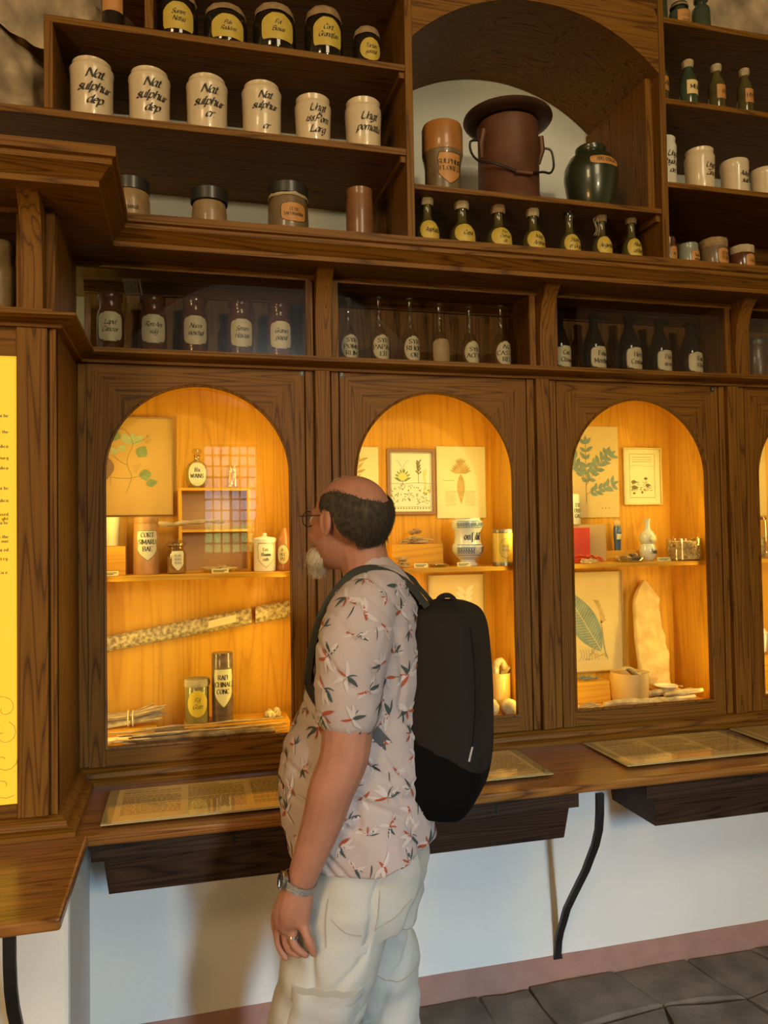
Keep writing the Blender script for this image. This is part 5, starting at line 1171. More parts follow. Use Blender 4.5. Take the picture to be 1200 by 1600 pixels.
tag(sl.build('bark_slab', plain('slab_bark', (.64, .42, .14), .75, col2=(.48, .29, .085), vscale=16, bump=1.0, bscale=45, detail=7), None, loc=(1.95, 2.96, FLr), angle=75), 'tall lumpy pale bark slab with pointed top standing in the third cabinet', 'bark')
block('small wooden block at the lower left of the third cabinet', 1.50, 1.712, 2.90, 2.97, FLr, .088)
rootpile('blue_grey_leaves', 'few flat blue-grey leaf fragments on the small block of the third cabinet', 1.635, 2.93, FLr+.0885, .12, .05, .022, 14, plain('blue_grey_leaf', (.16, .19, .16), .6), rr=(.002, .004), L=(.04, .07), seed=41)
hb = thing('bark_bowl', 'wooden half-round vessel with a pale bark sheet on top, in the third cabinet', 'bowl', (1.80, 2.90, FLr))
MB().lathe([(0, 0), (.068, 0), (.074, .02), (.080, .10), (.076, .125), (.070, .12), (.066, .02), (0, .02)], 1.785, 2.875, FLr+.0006, 30, .012).build('vessel', plain('bowl_wood', (.60, .34, .10), .5, var=.2, vscale=9), hb)
mb = MB(); pts = [(1.735+.014*k, 2.845+.004*math.sin(k), FLr+.140+.012*math.sin(k*.9)-.003*k) for k in range(10)]
mb.tube(pts, [.012, .020, .026, .03, .028, .03, .026, .022, .016, .006], 10, flat=.35, jit=.12).build('bark_sheet', BARK, hb)
for pts, r, m, lb in (([(1.62+.052*k, 2.795+.004*math.sin(k*1.3), FLr+.016+.004*math.sin(k)) for k in range(9)], .016, BARK, 'long flat pale bark strip at the front of the third cabinet floor'), ([(1.74+.045*k, 2.84, FLr+.037+.003*math.sin(k*2)) for k in range(8)], .013, BARK, 'second flat bark strip lying above the front one in the third cabinet'), ([(1.90+.045*k, 2.80, FLr+.036+.002*k) for k in range(5)], .012, BARK, 'third short bark strip at the right of the third cabinet floor')):
    tag(MB().tube(catmull(pts, 2), [r*(.7+.35*math.sin(math.pi*i/(len(pts)*2-2))) for i in range(len(pts)*2-1)], 9, flat=1.0, jit=.14).build('bark_piece', m), lb, 'bark')
rootpile('dried_roots', 'small tangle of fine rootlets at the front left corner of the third cabinet floor', 1.555, 2.80, FLr, .15, .035, .034, 40, BARK, rr=(.0015, .0035), seed=43)
rootpile('dried_roots', 'small heap of curled roots right of the pale bark slab', 2.035, 2.87, FLr, .07, .04, .058, 16, BARK, rr=(.005, .008), L=(.02, .04), seed=44)
vessel('glass_dish', 'small glass dish with a painted pale highlight at the foot of the bark slab', 'dish', 1.952, 2.865, FLr+.048, .050, .012, [(0, 0), (.75, 0), (.8, .2), (1, .9), (1, 1), (.95, 1), (.75, .3), (0, .3)], plain('dish_painted_highlight', (.74, .66, .44), .12, coat=1.0))  # opaque pale colour stands in for the bright highlight on clear glass
block('flat wooden riser under the small glass dish in the third cabinet', 1.89, 2.01, 2.85, 2.93, FLr, .047)
# fourth cabinet, only its left edge is in the photo
p = sheet('botanical_print', 'botanical print with green leaves at the far right edge of the photo', 2.300, 2.62, 1.66, 2.06, PAPER)
def f(mb, y):
    for a in ((2.40, 1.86, 20, .16, .05), (2.40, 1.80, -20, .14, .04), (2.44, 1.90, 60, .14, .04), (2.40, 1.76, 10, .12, .035), (2.42, 1.93, 130, .10, .03)): add_leaf(mb, y, *a)
draw(p, 'leaves', GRN, f)
vessel('glass_jar', 'tall clear glass jar with dark finial at the far right edge of the photo', 'jar', 2.405, 2.86, SH, .055, .20, [(0, 0), (.95, 0), (1, .03), (1, .8), (.9, .84), (.9, .86)], GCLEAR, parts=[('lid', [(.95, .84), (1, .86), (.9, .9), (.3, .93), (.2, .95), (.1, 1), (0, 1)], BRGL, None), ('roots', [(0, .03), (.85, .03), (.8, .45), (0, .5)], TWIG, .1)])
block('light wooden block at the far right edge on the fourth cabinet floor', 2.36, 2.55, 2.86, 2.95, FLr, .16)
vessel('lidded_bowl', 'white bowl with domed lid on the block at the far right edge', 'bowl', 2.42, 2.905, FLr+.1605, .062, .145, [(0, 0), (.6, 0), (.9, .1), (1, .5), (1, .62), (0, .62)], plain('white_bowl', (.72, .70, .60), .25, coat=.6), parts=[('lid', [(1.03, .62), (1.04, .66), (.8, .80), (.3, .92), (.1, 1), (0, 1)], MATS['white_bowl'], None)])
rootpile('dried_roots', 'scatter of pale roots at the far right edge on the fourth cabinet floor', 2.37, 2.81, FLr, .10, .04, .04, 22, BARK, seed=47)

# ================================================================ the visitor
MX, MY = .388, 1.863
SKIN = plain('skin', (.36, .155, .092), .6, var=.14, vscale=22, bump=.25, bscale=160)
SHIRT = plain('shirt_cloth', (.40, .33, .31), .85, var=.04, vscale=5, bump=.15, bscale=300)
TROU = plain('trouser_cloth', (.42, .41, .37), .85, var=.05, vscale=5, bump=.2, bscale=260)
HAIR = plain('dark_hair', (.060, .042, .022), .8, col2=(.022, .015, .008), vscale=90)
HAIRG = plain('white_hair', (.46, .37, .22), .8)
HAIRG2 = plain('straw_hair', (.62, .52, .34), .8)
PACK = plain('dark_grey_nylon', (.016, .0130, .0110), .9, spec=.15, var=.1, vscale=20, bump=.25, bscale=420)
PACKB = plain('black_nylon', (.0030, .0030, .0032), .9, spec=.08, bump=.25, bscale=420)
RA, FA = Vector((.9686, -.2487, 0)), Vector((.2487, .9686, 0))
M = {}
M["torso"]=[(0.062,-0.015,1.548,0.0412,0.058),(0.066,-0.015,1.521,0.0522,0.075),(0.071,-0.015,1.497,0.0665,0.11),(0.068,-0.014,1.474,0.0863,0.155),(0.065,-0.012,1.442,0.1053,0.19),(0.058,-0.009,1.395,0.1203,0.205),(0.05,-0.005,1.339,0.1306,0.2),(0.042,-0.001,1.26,0.1417,0.19),(0.03,0.005,1.181,0.1536,0.19),(0.012,0.012,1.103,0.1742,0.195),(0.008,0.015,1.024,0.1845,0.2),(0.013,0.016,0.944,0.1876,0.2),(0.025,0.016,0.865,0.1829,0.2),(0.033,0.015,0.802,0.1663,0.198),(0.031,0.017,0.757,0.1457,0.195)]
M["hips"]=[(0.037,0.014,0.817,0.156,0.18),(0.025,0.019,0.754,0.156,0.185),(0.005,0.026,0.675,0.156,0.185),(-0.007,0.032,0.596,0.1607,0.18)]
M["leg_near"]=[(-0.025,-0.056,0.747,0.118),(-0.064,-0.053,0.632,0.1203),(-0.107,-0.043,0.501,0.111),(-0.133,-0.033,0.396,0.099),(-0.141,-0.027,0.261,0.081)]
M["leg_far"]=[(0.057,0.101,0.667,0.1191),(0.084,0.103,0.531,0.1028),(0.103,0.103,0.398,0.0929),(0.114,0.104,0.265,0.0829),(0.129,0.104,0.116,0.073)]
M["sleeve"]=[(0.055,-0.114,1.465,0.066),(0.01,-0.153,1.44,0.0758),(-0.025,-0.178,1.38,0.0829),(-0.042,-0.187,1.297,0.0779),(-0.046,-0.183,1.215,0.0744)]
M["arm"]=[(0.058,-0.114,1.45,0.057),(0.003,-0.161,1.419,0.0609),(-0.026,-0.181,1.323,0.0627),(-0.045,-0.184,1.212,0.0595),(-0.057,-0.193,1.117,0.0548),(-0.085,-0.189,1.049,0.0518),(-0.104,-0.177,0.978,0.0463),(-0.128,-0.163,0.906,0.0394),(-0.15,-0.151,0.841,0.0325)]
M["farm"]=[(0.096,0.104,1.432,0.064),(0.062,0.188,1.357,0.0697),(0.048,0.232,1.222,0.0671),(0.045,0.252,1.09,0.058),(0.020,0.262,0.99,0.049),(-0.010,0.258,0.90,0.040),(-0.025,0.252,0.84,0.033)]
M["palm"]=[(-0.151,-0.15,0.834,0.0325),(-0.16,-0.147,0.805,0.0353),(-0.17,-0.143,0.77,0.0339),(-0.18,-0.135,0.74,0.0212)]
M["palm2"]=[(-0.152,-0.152,0.827,0.0282),(-0.152,-0.154,0.794,0.0268),(-0.153,-0.156,0.758,0.0211)]
M["palm3"]=[(-0.167,-0.14,0.81,0.0283),(-0.186,-0.129,0.773,0.0242),(-0.191,-0.121,0.738,0.0171)]
M["fingers"]=[[(-0.194,-0.116,0.74,0.0143),(-0.199,-0.108,0.708,0.0122),(-0.195,-0.111,0.681,0.0114),(-0.182,-0.119,0.66,0.01)],[(-0.181,-0.129,0.737,0.0142),(-0.184,-0.13,0.708,0.0128),(-0.177,-0.134,0.684,0.0113),(-0.157,-0.138,0.673,0.0106)],[(-0.167,-0.143,0.742,0.0141),(-0.171,-0.149,0.713,0.0127),(-0.162,-0.152,0.695,0.0119),(-0.143,-0.155,0.68,0.0105)],[(-0.151,-0.158,0.765,0.014),(-0.146,-0.169,0.738,0.0133),(-0.137,-0.174,0.713,0.0125),(-0.128,-0.172,0.69,0.0112)]]
M["thumb"]=[(-0.177,-0.106,0.789,0.0173),(-0.196,-0.085,0.754,0.0153),(-0.201,-0.077,0.719,0.0139),(-0.197,-0.082,0.693,0.0116)]
M["neck"]=[(0.026,-0.008,1.625,0.057),(0.032,-0.008,1.577,0.0602),(0.04,-0.008,1.529,0.0665),(0.06,-0.012,1.49,0.0823)]
M["head"]=(0.002,-0.003,1.642)
M["watch"]=(-0.155,-0.149,0.836)
M["watch_face"]=(-0.177,-0.154,0.85)
M["ring"]=(-0.168,-0.149,0.709)
M["pack"]=[(0.224,-0.053,1.435,0.0317,0.05),(0.225,-0.053,1.425,0.0586,0.1),(0.234,-0.054,1.406,0.0776,0.13),(0.239,-0.055,1.368,0.0879,0.145),(0.24,-0.053,1.305,0.0942,0.15),(0.238,-0.049,1.21,0.1021,0.152),(0.233,-0.045,1.115,0.1077,0.152),(0.227,-0.042,1.052,0.1116,0.15),(0.218,-0.038,0.988,0.1092,0.145),(0.216,-0.036,0.949,0.0918,0.13),(0.222,-0.037,0.928,0.0697,0.11),(0.229,-0.039,0.919,0.042,0.07)]
M["strap"]=[(0.157,-0.107,1.426),(0.12,-0.115,1.468),(0.076,-0.12,1.498),(0.026,-0.123,1.511),(-0.02,-0.121,1.501),(-0.058,-0.115,1.462),(-0.087,-0.112,1.416),(-0.106,-0.11,1.361),(-0.117,-0.106,1.302),(-0.113,-0.084,1.239)]
M["strap_far"]=[(0.219,0.022,1.413),(0.192,0.043,1.45),(0.172,0.063,1.477),(0.129,0.094,1.495),(0.074,0.119,1.482)]
M["strap_low"]=[(0.107,-0.135,1.051),(0.061,-0.166,1.107),(0.019,-0.188,1.154),(-0.004,-0.162,1.183)]
M["handle"]=[(0.21,-0.048,1.416),(0.214,-0.05,1.438),(0.231,-0.055,1.447),(0.248,-0.059,1.441),(0.26,-0.061,1.415)]
M["tag"]=(0.251,-0.142,1.077)
man = thing('person', 'balding man with white beard, leaf-print shirt and beige cargo trousers, looking into the cabinet', 'person', (MX, MY, 0))
BASE = Vector((MX, MY, 0))
def W(p): return BASE+Vector(p[:3])
def body_rings(spec, n=26, ex=2.3, cap=True):
    out = []
    for x, y, z, a, b in spec:
        q = []
        for j in range(n):
            t = 2*math.pi*j/n; c, s = math.cos(t), math.sin(t)
            c = math.copysign(abs(c)**(2/ex), c); s = math.copysign(abs(s)**(2/ex), s)
            q.append(BASE+Vector((x, y, z))+RA*(c*a)+FA*(s*b))
        out.append(q)
    return out
def limb(mb, spec, n=14, sub=4, flat=None):
    pts = catmull([tuple(p) for p in spec], sub)
    mb.tube([W(p) for p in pts], [p[3] for p in pts], n, flat=flat)
    for e in (pts[0], pts[-1]): ell(mb, W(e), (e[3]*.98,)*3)
def ell(mb, c, r, ax=None, n=14):
    ax = ax or (Vector((1, 0, 0)), Vector((0, 1, 0)), Vector((0, 0, 1))); rings = []
    for i in range(1, n):
        ph = math.pi*i/n; rings.append([c+ax[0]*(r[0]*math.sin(ph)*math.cos(2*math.pi*j/(n+4)))+ax[1]*(r[1]*math.sin(ph)*math.sin(2*math.pi*j/(n+4)))+ax[2]*(-r[2]*math.cos(ph)) for j in range(n+4)])
    mb.rings(rings)
def fused(mb, name, mat, parent, voxel, smooth_it=4, fac=.5, kind=None):
    """voxel-fuse the overlapping closed pieces into one continuous surface"""
    o = mb.build(name, mat, parent, smooth=False)
    r = o.modifiers.new('r', 'REMESH'); r.mode = 'VOXEL'; r.voxel_size = voxel; r.adaptivity = 0
    if smooth_it: s = o.modifiers.new('s', 'SMOOTH'); s.iterations = smooth_it; s.factor = fac
    dg = bpy.context.evaluated_depsgraph_get(); dg.update()
    me = bpy.data.meshes.new_from_object(o.evaluated_get(dg)); o.modifiers.clear(); old = o.data; o.data = me; bpy.data.meshes.remove(old); me.name = name
    if not me.materials: me.materials.append(mat)
    for p in me.polygons: p.use_smooth = True
    return o
# head frame: facing direction, his left, up
th = R(42); HD = (RA*-math.cos(th)+FA*math.sin(th)).normalized(); HL = Vector((-HD.y, HD.x, 0)); UP = Vector((0, 0, 1)); HC = W(M["head"])
HAX = (HD, HL, UP)
def hp(f, l, u): return HC+HD*f+HL*l+UP*u
b = MB()
ell(b, hp(-.010, 0, .014), (.104, .080, .090), HAX, 18); ell(b, hp(.030, 0, -.045), (.070, .066, .085), HAX, 16); ell(b, hp(.070, 0, -.098), (.036, .038, .030), HAX)
ell(b, hp(.062, 0, -.012), (.042, .060, .045), HAX); ell(b, hp(.085, 0, .018), (.020, .050, .014), HAX)
for s in (-1, 1): ell(b, hp(.068, s*.040, -.045), (.030, .026, .028), HAX); ell(b, hp(.092, s*.030, -.005), (.012, .015, .011), HAX)
b.tube([hp(.092, 0, .008), hp(.106, 0, -.018), hp(.118, 0, -.036), hp(.100, 0, -.046)], [.009, .011, .015, .010], 10); ell(b, hp(.098, 0, -.068), (.012, .024, .007), HAX); ell(b, hp(.096, 0, -.079), (.012, .020, .007), HAX)
for s in (-1, 1):
    ea = (HD*.90-HL*s*.35, UP, HL*s)
    ell(b, hp(-.004, s*.083, -.012), (.019, .035, .0085), ea, 12)
    b.tube([hp(-.004+.016*math.cos(a), s*(.0875), -.010+.030*math.sin(a)) for a in [R(t) for t in range(-100, 221, 20)]], .0042, 6)
limb(b, [list(M["neck"][0][:3])+[.054], (.030, -.008, 1.577, .058), (.038, -.008, 1.529, .060), (.05, -.010, 1.47, .062)])
ell(b, W((.055, -.012, 1.425)), (.08, .16, .05), (RA, FA, UP))
limb(b, M["arm"]); limb(b, M["farm"])
limb(b, M["palm"]); limb(b, M["palm2"]); limb(b, M["palm3"])
for fg in M["fingers"]: limb(b, [list(p[:3])+[p[3]*(.80 if k else .9)] for k, p in enumerate(fg)], 10, 3)
limb(b, [list(p[:3])+[p[3]*.78] for p in M["thumb"]], 10, 3)
fhand = [(-.025, .252, .84, .030), (-.030, .250, .80, .033), (-.035, .248, .765, .026)]
limb(b, fhand)
for k in range(4): limb(b, [(-.066+.020*k, .240+.004*k, .765, .0105), (-.068+.020*k, .238+.004*k, .725, .0095), (-.060+.018*k, .232+.004*k, .692-.006*(k in (1, 2)), .008)], 9, 2)
limb(b, [(-.050, .240, .81, .013), (-.078, .225, .775, .011), (-.085, .220, .742, .009)], 9, 2)
# legs inside the trousers and shoes
limb(b, [(0, -.06, .80, .075), (-.09, -.05, .50, .058), (-.128, -.035, .30, .050), (-.130, -.02, .09, .038)]); limb(b, [(.05, .09, .80, .075), (.09, .10, .45, .055), (.115, .105, .28, .048), (.135, .105, .09, .038)])
body = fused(b, 'body', SKIN, man, .0036, 6, .5)
EYE = plain('eye_white', (.6, .58, .52), .2, coat=1.0)
for s in (-1, 1):
    e = MB(); ell(e, hp(.0955, s*.031, -.004), (.0115, .0115, .0115)); e.build('eye', EYE, man)
# hair: a close shell plus short strands over the sides and back, crown bald
bv = BVHTree.FromPolygons([v.co.copy()+BASE for v in body.data.vertices], [p.vertices[:] for p in body.data.polygons])
def on_head(az, el):                         # az 0 = face, positive towards his left
    d = (HD*math.cos(az)*math.cos(el)+HL*math.sin(az)*math.cos(el)+UP*math.sin(el)).normalized()
    o = hp(-.010, 0, .010); hit = bv.ray_cast(o+d*.2, -d)
    return (hit[0], hit[1]) if hit[0] else (o+d*.09, d)
def hair_top(a):                             # upper hair limit by |azimuth| in degrees
    pts = ((55, 24), (75, 33), (100, 38), (125, 31), (150, 19), (180, 13)); return itp(pts, a)
def hair_bot(a): return itp(((55, 20), (68, 14), (76, 8), (92, 9), (98, 4), (106, -22), (125, -35), (150, -40), (180, -41)), a)
def itp(p, a):
    if a <= p[0][0]: return p[0][1]
    for (x0, y0), (x1, y1) in zip(p, p[1:]):
        if a <= x1: return y0+(y1-y0)*(a-x0)/(x1-x0)
    return p[-1][1]
hs = MB(); NA, NE = 96, 22
for i in range(NA+1):
    a = 69+(291-69)*i/NA; aa = a if a <= 180 else 360-a; t0, t1 = hair_bot(aa), hair_top(aa)
    for j in range(NE+1):
        e = t0+(t1-t0)*j/NE; p, n = on_head(R(a), R(e)); edge = min(j, NE-j, i*.7, (NA-i)*.7)
        hs.v.append(tuple(p+n*(.0004+min(.010, .0022*edge)+(.0015*noise.noise(p*90) if edge > 0 else 0))))
for i in range(NA):
    for j in range(NE): q = i*(NE+1)+j; hs.f.append((q, q+NE+1, q+NE+2, q+1))
hr = hs.build('hair', HAIR, man, fix=False)
rn = random.Random(17); sm = MB()
def strand(mb, p, n, dirn, L, w, lift):
    d = (dirn-n*dirn.dot(n)).normalized(); side = d.cross(n).normalized()*w; pts = []
    for k in range(4):
        t = k/3; pts.append(p+d*L*t+n*(lift*(1-(t-.5)**2)*1.0)+Vector((0, 0, -.004*t*t)))
    m = len(mb.v)
    for k, q in enumerate(pts): ww = side*(1-.75*k/3); mb.v += [tuple(q-ww), tuple(q+ww)]
    for k in range(3): mb.f.append((m+2*k, m+2*k+1, m+2*k+3, m+2*k+2))
for i in range(7000):
    a = rn.uniform(67, 293); aa = a if a <= 180 else 360-a; t0, t1 = hair_bot(aa), hair_top(aa); e = t0+(t1-t0)*rn.random()
    e += rn.gauss(0, 1.6); p, n = on_head(R(a), R(e)); back = -HD*.55-UP*.85+Vector((rn.gauss(0, .10), rn.gauss(0, .10), rn.gauss(0, .08)))
    if aa > 140: back = -UP+Vector((rn.gauss(0, .12), rn.gauss(0, .12), 0))
    strand(sm, p+n*.005, n, back, rn.uniform(.018, .034)*(.45 if aa < 104 else 1), .0008, rn.uniform(.002, .0065))
sm.build('hair_strands', HAIR, man, smooth=False, fix=False)['kind'] = 'stuff'
tm = MB()
for i in range(150):
    a, e = rn.uniform(-35, 50), rn.uniform(58, 80); p, n = on_head(R(a), R(e)); strand(tm, p, n, n*.6+UP*.5+HD*rn.uniform(-.5, .5)+HL*rn.uniform(-.5, .5), rn.uniform(.006, .011), .0004, .004)
tm.build('crown_strands', HAIRG, man, smooth=False, fix=False, label='thin pale hair on the crown')['kind'] = 'stuff'
# beard
bb = MB(); ell(bb, hp(.096, .010, -.100), (.024, .036, .024), HAX); ell(bb, hp(.104, .010, -.116), (.020, .026, .016), HAX); ell(bb, hp(.080, .038, -.092), (.024, .018, .018), HAX)
bo = fused(bb, 'beard', HAIRG, man, .004, 3, .4)
bb = MB(); ns = [v.normal.copy() for v in bo.data.vertices]
for v, nv in zip(bo.data.vertices, ns): v.co = v.co+nv*(.0045*noise.noise(Vector((v.co.x*120, v.co.y*120, v.co.z*55)))+.002*noise.noise(v.co*300))+Vector((0, 0, -.010*max(0, -nv.z)*abs(noise.noise(Vector((v.co.x*140, v.co.y*140, 3))))))
vs = [v.co+BASE for v in bo.data.vertices]
for i in range(2600):
    k = rn.randrange(len(vs)); strand(bb, vs[k], ns[k], -UP*1.0+HD*.4+Vector((rn.gauss(0, .4), rn.gauss(0, .4), rn.gauss(0, .3))), rn.uniform(.010, .022)*(1.5 if ns[k].z < -.3 else 1), .0007, .004)
bb.build('beard_strands', HAIRG2, man, smooth=False, fix=False)['kind'] = 'stuff'
# shirt
sh_ = MB(); T = M["torso"]
sh_.rings(body_rings([(.054, -.012, 1.545, .040, .050)]+T[1:-1]+[(.031, .017, .80, .158, .196)], 34, 2.25))
limb(sh_, M["sleeve"][:-1]+[M["sleeve"][-1]], 18, 3)
fs = [(.096, .104, 1.440, .066), (.064, .180, 1.400, .078), (.046, .222, 1.300, .080), (.038, .238, 1.215, .078)]
limb(sh_, fs, 18, 3)
shirt = fused(sh_, 'shirt', SHIRT, man, .0065, 5, .5)
SB = Vector((0, 0, 0))
# flatten the sleeve hems, add cloth folds
hemc = Vector(M["sleeve"][-1][:3])
NRM = [v.normal.copy() for v in shirt.data.vertices]
for v, nv in zip(shirt.data.vertices, NRM):
    c = v.co
    f = 0.0
    if c.z < 1.16 and (Vector((c.x, c.y))-Vector((-.046, -.183))).length < .085 and (c-Vector((-.046, -.183, 1.2))).dot(FA) < .04 and c.z > 1.10: pass
    w = noise.noise(Vector((c.x*9+c.z*6, c.y*9, c.z*16)))*.0050+noise.noise(Vector((c.x*22, c.y*22+c.z*12, c.z*26)))*.0022
    w += -.0075*max(0, 1-abs(noise.noise(Vector(((c.x+c.z*.8)*13, c.y*4, (c.z-c.x*.8)*4+5))))*9)*(1 if c.z < 1.40 else .4)
    if c.z < .98: w += .006*math.sin((c.x*26+c.y*30)+c.z*14)*min(1, (.98-c.z)/.12)
    if c.z < 1.27 and (Vector((c.x, c.y))-Vector((-.046, -.183))).length < .10 and c.z > 1.17: w *= .15
    q = c+nv*w; a_ = q.dot(RA); hem = .838+.30*max(0, a_-.06)
    if q.z < hem: q.z = hem-.002*abs(math.sin(q.x*40+q.y*30))
    v.co = q
shirt.data.update()
# printed leaves on the shirt
bs = BVHTree.FromPolygons([v.co.copy()+BASE for v in shirt.data.vertices], [p.vertices[:] for p in shirt.data.polygons])
PR = {k: MB() for k in 'orange teal pale grey'.split()}
def motif_strip(mb, o, X, Y, pts, wid, n=8):
    pp = catmull(pts, max(2, n//max(1, len(pts)-1))); L = len(pp)-1; rows = []
    for i, p in enumerate(pp):
        q = pp[min(i+1, L)]; r = pp[max(i-1, 0)]; dx, dy = q[0]-r[0], q[1]-r[1]; l = math.hypot(dx, dy) or 1; w = wid*math.sin(math.pi*min(1, max(.02, (i/L)**.8)))/2+.0003
        row = []
        for s in (-1, 0, 1):
            P = o+X*(p[0]-dy/l*w*s)+Y*(p[1]+dx/l*w*s); hit = bs.find_nearest(P)
            if hit[0] is None: return
            row.append(hit[0]+hit[1]*(.0020+.00003*(len(placed) % 17)))
        rows.append(row)
    m = len(mb.v)
    for r in rows: mb.v += [tuple(x) for x in r]
    for i in range(L):
        for s in (0, 1): a = m+i*3+s; mb.f.append((a, a+1, a+4, a+3))
faces = [p for p in shirt.data.polygons]; rn = random.Random(77); placed = []; tries = 0
while len(placed) < 230 and tries < 14000:
    tries += 1; f = faces[rn.randrange(len(faces))]; c = f.center+BASE; n = f.normal
    if abs(n.z) > .9 or c.z > 1.50: continue
    if any((c-p).length < .052 for p in placed): continue
    placed.append(c)
    up = (UP-n*UP.dot(n)).normalized(); X0 = up.cross(n).normalized(); a = rn.uniform(-.9, .9)+(math.pi if rn.random() < .4 else 0)
    X = X0*math.cos(a)+up*math.sin(a); Y = up*math.cos(a)-X0*math.sin(a); s = rn.uniform(.62, 1.05); k = rn.random()
    def st(m, pts, w): motif_strip(PR[m], c, X, Y, [(p[0]*s, p[1]*s) for p in pts], w*s)
    for q in range(3): b0 = rn.uniform(0, 6.28); st('pale', [(0, 0), (.020*math.cos(b0), .020*math.sin(b0)), (.040*math.cos(b0+.15), .040*math.sin(b0+.15))], .010)
    if k < .55:
        st('orange', [(-.032, -.006), (-.012, -.004), (.004, 0)], .0085); st('orange', [(0, 0), (-.010, .012), (-.016, .020)], .004)
        st('teal', [(0, 0), (.006, .014), (.004, .034)], .0085); st('teal', [(0, 0), (.014, .010), (.026, .026)], .004)
        st('teal', [(-.036, -.006), (-.022, -.007)], .003)
    elif k < .8:
        st('teal', [(0, 0), (.016, -.006), (.034, -.016)], .010); st('orange', [(0, 0), (-.016, .006), (-.030, .014)], .006); st('teal', [(0, 0), (.012, .008), (.026, .010)], .0028); st('orange', [(0, 0), (-.004, -.012)], .004)
    else:
        st('orange', [(0, -.018), (.002, 0), (0, .018)], .007); st('teal', [(-.02, .02), (-.03, .006), (-.044, -.006)], .0026)
for m, col, nm in (('pale', (.47, .41, .385), 'pale_leaf_print'), ('teal', (.035, .055, .055), 'dark_leaf_print'), ('orange', (.30, .055, .018), 'rust_leaf_print')):
    o = PR[m].build(nm, plain(nm, col, .85), man, smooth=False, fix=False); o.parent = shirt; o['kind'] = 'stuff'
# trousers
tr = MB(); tr.rings(body_rings([(.034, .010, .86, .150, .172)]+M["hips"][:3], 30, 2.3))
lg_ = [(x, y-.012, z, r*.96) for x, y, z, r in M["leg_near"]]+[(-.145, -.034, .14, .072), (-.146, -.032, .05, .070)]
limb(tr, lg_, 20, 4)
tro = fused(tr, 'trousers', TROU, man, .008, 6, .5)
tr = MB(); limb(tr, [(.057, .105, .70, .112)]+M["leg_far"][1:4]+[(.122, .104, .17, .078), (.130, .104, .05, .072)], 20, 4)
tf = fused(tr, 'far_leg', TROU, man, .008, 6, .5)
bm = bmesh.new(); bm.from_mesh(tro.data); bm.from_mesh(tf.data); bm.to_mesh(tro.data); bm.free(); bpy.data.objects.remove(tf)
for p in tro.data.polygons: p.use_smooth = True
NRM = [v.normal.copy() for v in tro.data.vertices]
for v, nv in zip(tro.data.vertices, NRM):
    c = v.co; w = noise.noise(Vector((c.x*7, c.y*7, c.z*11+c.x*8)))*.009+noise.noise(Vector((c.x*15, c.y*15+c.z*9, c.z*22)))*.005
    w += -.010*max(0, 1-abs(noise.noise(Vector(((c.x-c.z*.7)*8, c.y*3, (c.z+c.x*.7)*5+2))))*8)
    if c.x > .03: w += .007*math.sin(c.z*46-c.x*22)*max(0, 1-abs(c.z-.42)/.20)
    v.co = c+nv*w
tro.data.update()
bt_ = BVHTree.FromPolygons([v.co.copy()+BASE for v in tro.data.vertices], [p.vertices[:] for p in tro.data.polygons])
def cloth_patch(name, corners, th_=.004, mat=TROU, n=10):
    """a sewn patch on the trousers: bilinear in local (x, z) seen from the camera side"""
    mb = MB(); g = []
    for i in range(n+1):
        for j in range(n+1):
            u, v = i/n, j/n; p = [(1-u)*(1-v)*corners[0][k]+u*(1-v)*corners[1][k]+u*v*corners[2][k]+(1-u)*v*corners[3][k] for k in (0, 1)]
            o = BASE+RA*p[0]+UP*p[1]-FA*.6; h = bt_.ray_cast(o, FA)
            q = h[0]-FA*th_ if h[0] else BASE+RA*p[0]+UP*p[1]-FA*.12
            if i in (0, n) or j in (0, n): q = q+FA*(th_+.001)
            g.append(tuple(q))
    mb.v = g
    for i in range(n):
        for j in range(n): a = i*(n+1)+j; mb.f.append((a, a+n+1, a+n+2, a+1))
    mb.build(name, mat, man, fix=False, angle=60)
def px(x, y, d=1.80): return ((x-545)*d/1200, 1.6+(836-y)*d/1200)
cloth_patch('pocket_flap', [px(482, 1436), px(576, 1445), px(574, 1458), px(480, 1450)], .004)
cloth_patch('cargo_pocket', [px(462, 1505), px(558, 1512), px(540, 1612), px(430, 1612)], .014)
cloth_patch('pocket_flap', [px(455, 1498), px(562, 1502), px(560, 1520), px(454, 1518)], .021)
def seam(pts, w=.0016):
    mb = MB(); P_ = []
    for x, y in catmull(pts, 6):
        a, z = px(x, y); h = bt_.ray_cast(BASE+RA*a+UP*z-FA*.6, FA)
        if h[0]: P_.append(h[0]-FA*.0008)
    if len(P_) > 2: mb.tube(P_, w, 5).build('seam', plain('seam_thread', (.34, .30, .24), .9), man)
seam([(512, 1375), (508, 1400), (508, 1440)]); seam([(588, 1370), (585, 1400), (580, 1425)]); seam([(580, 1422), (612, 1412), (636, 1394)]); seam([(520, 1500), (512, 1560), (505, 1600)]); seam([(578, 1558), (610, 1572), (650, 1568)])
seam([(516, 1400), (540, 1420), (560, 1426)])
sho = plain('brown_shoe', (.08, .045, .025), .5)
for x, y in ((-.150, -.02), (.130, .105)):
    m = MB(); ell(m, BASE+Vector((x, y, .055))-RA*.05*1, (.14, .05, .05), (RA*-.9+FA*.3, RA*.3+FA*.9, UP)); 
    m.v = [(a, b_, max(c, .004)) for a, b_, c in m.v]; m.build('shoe', sho, man)

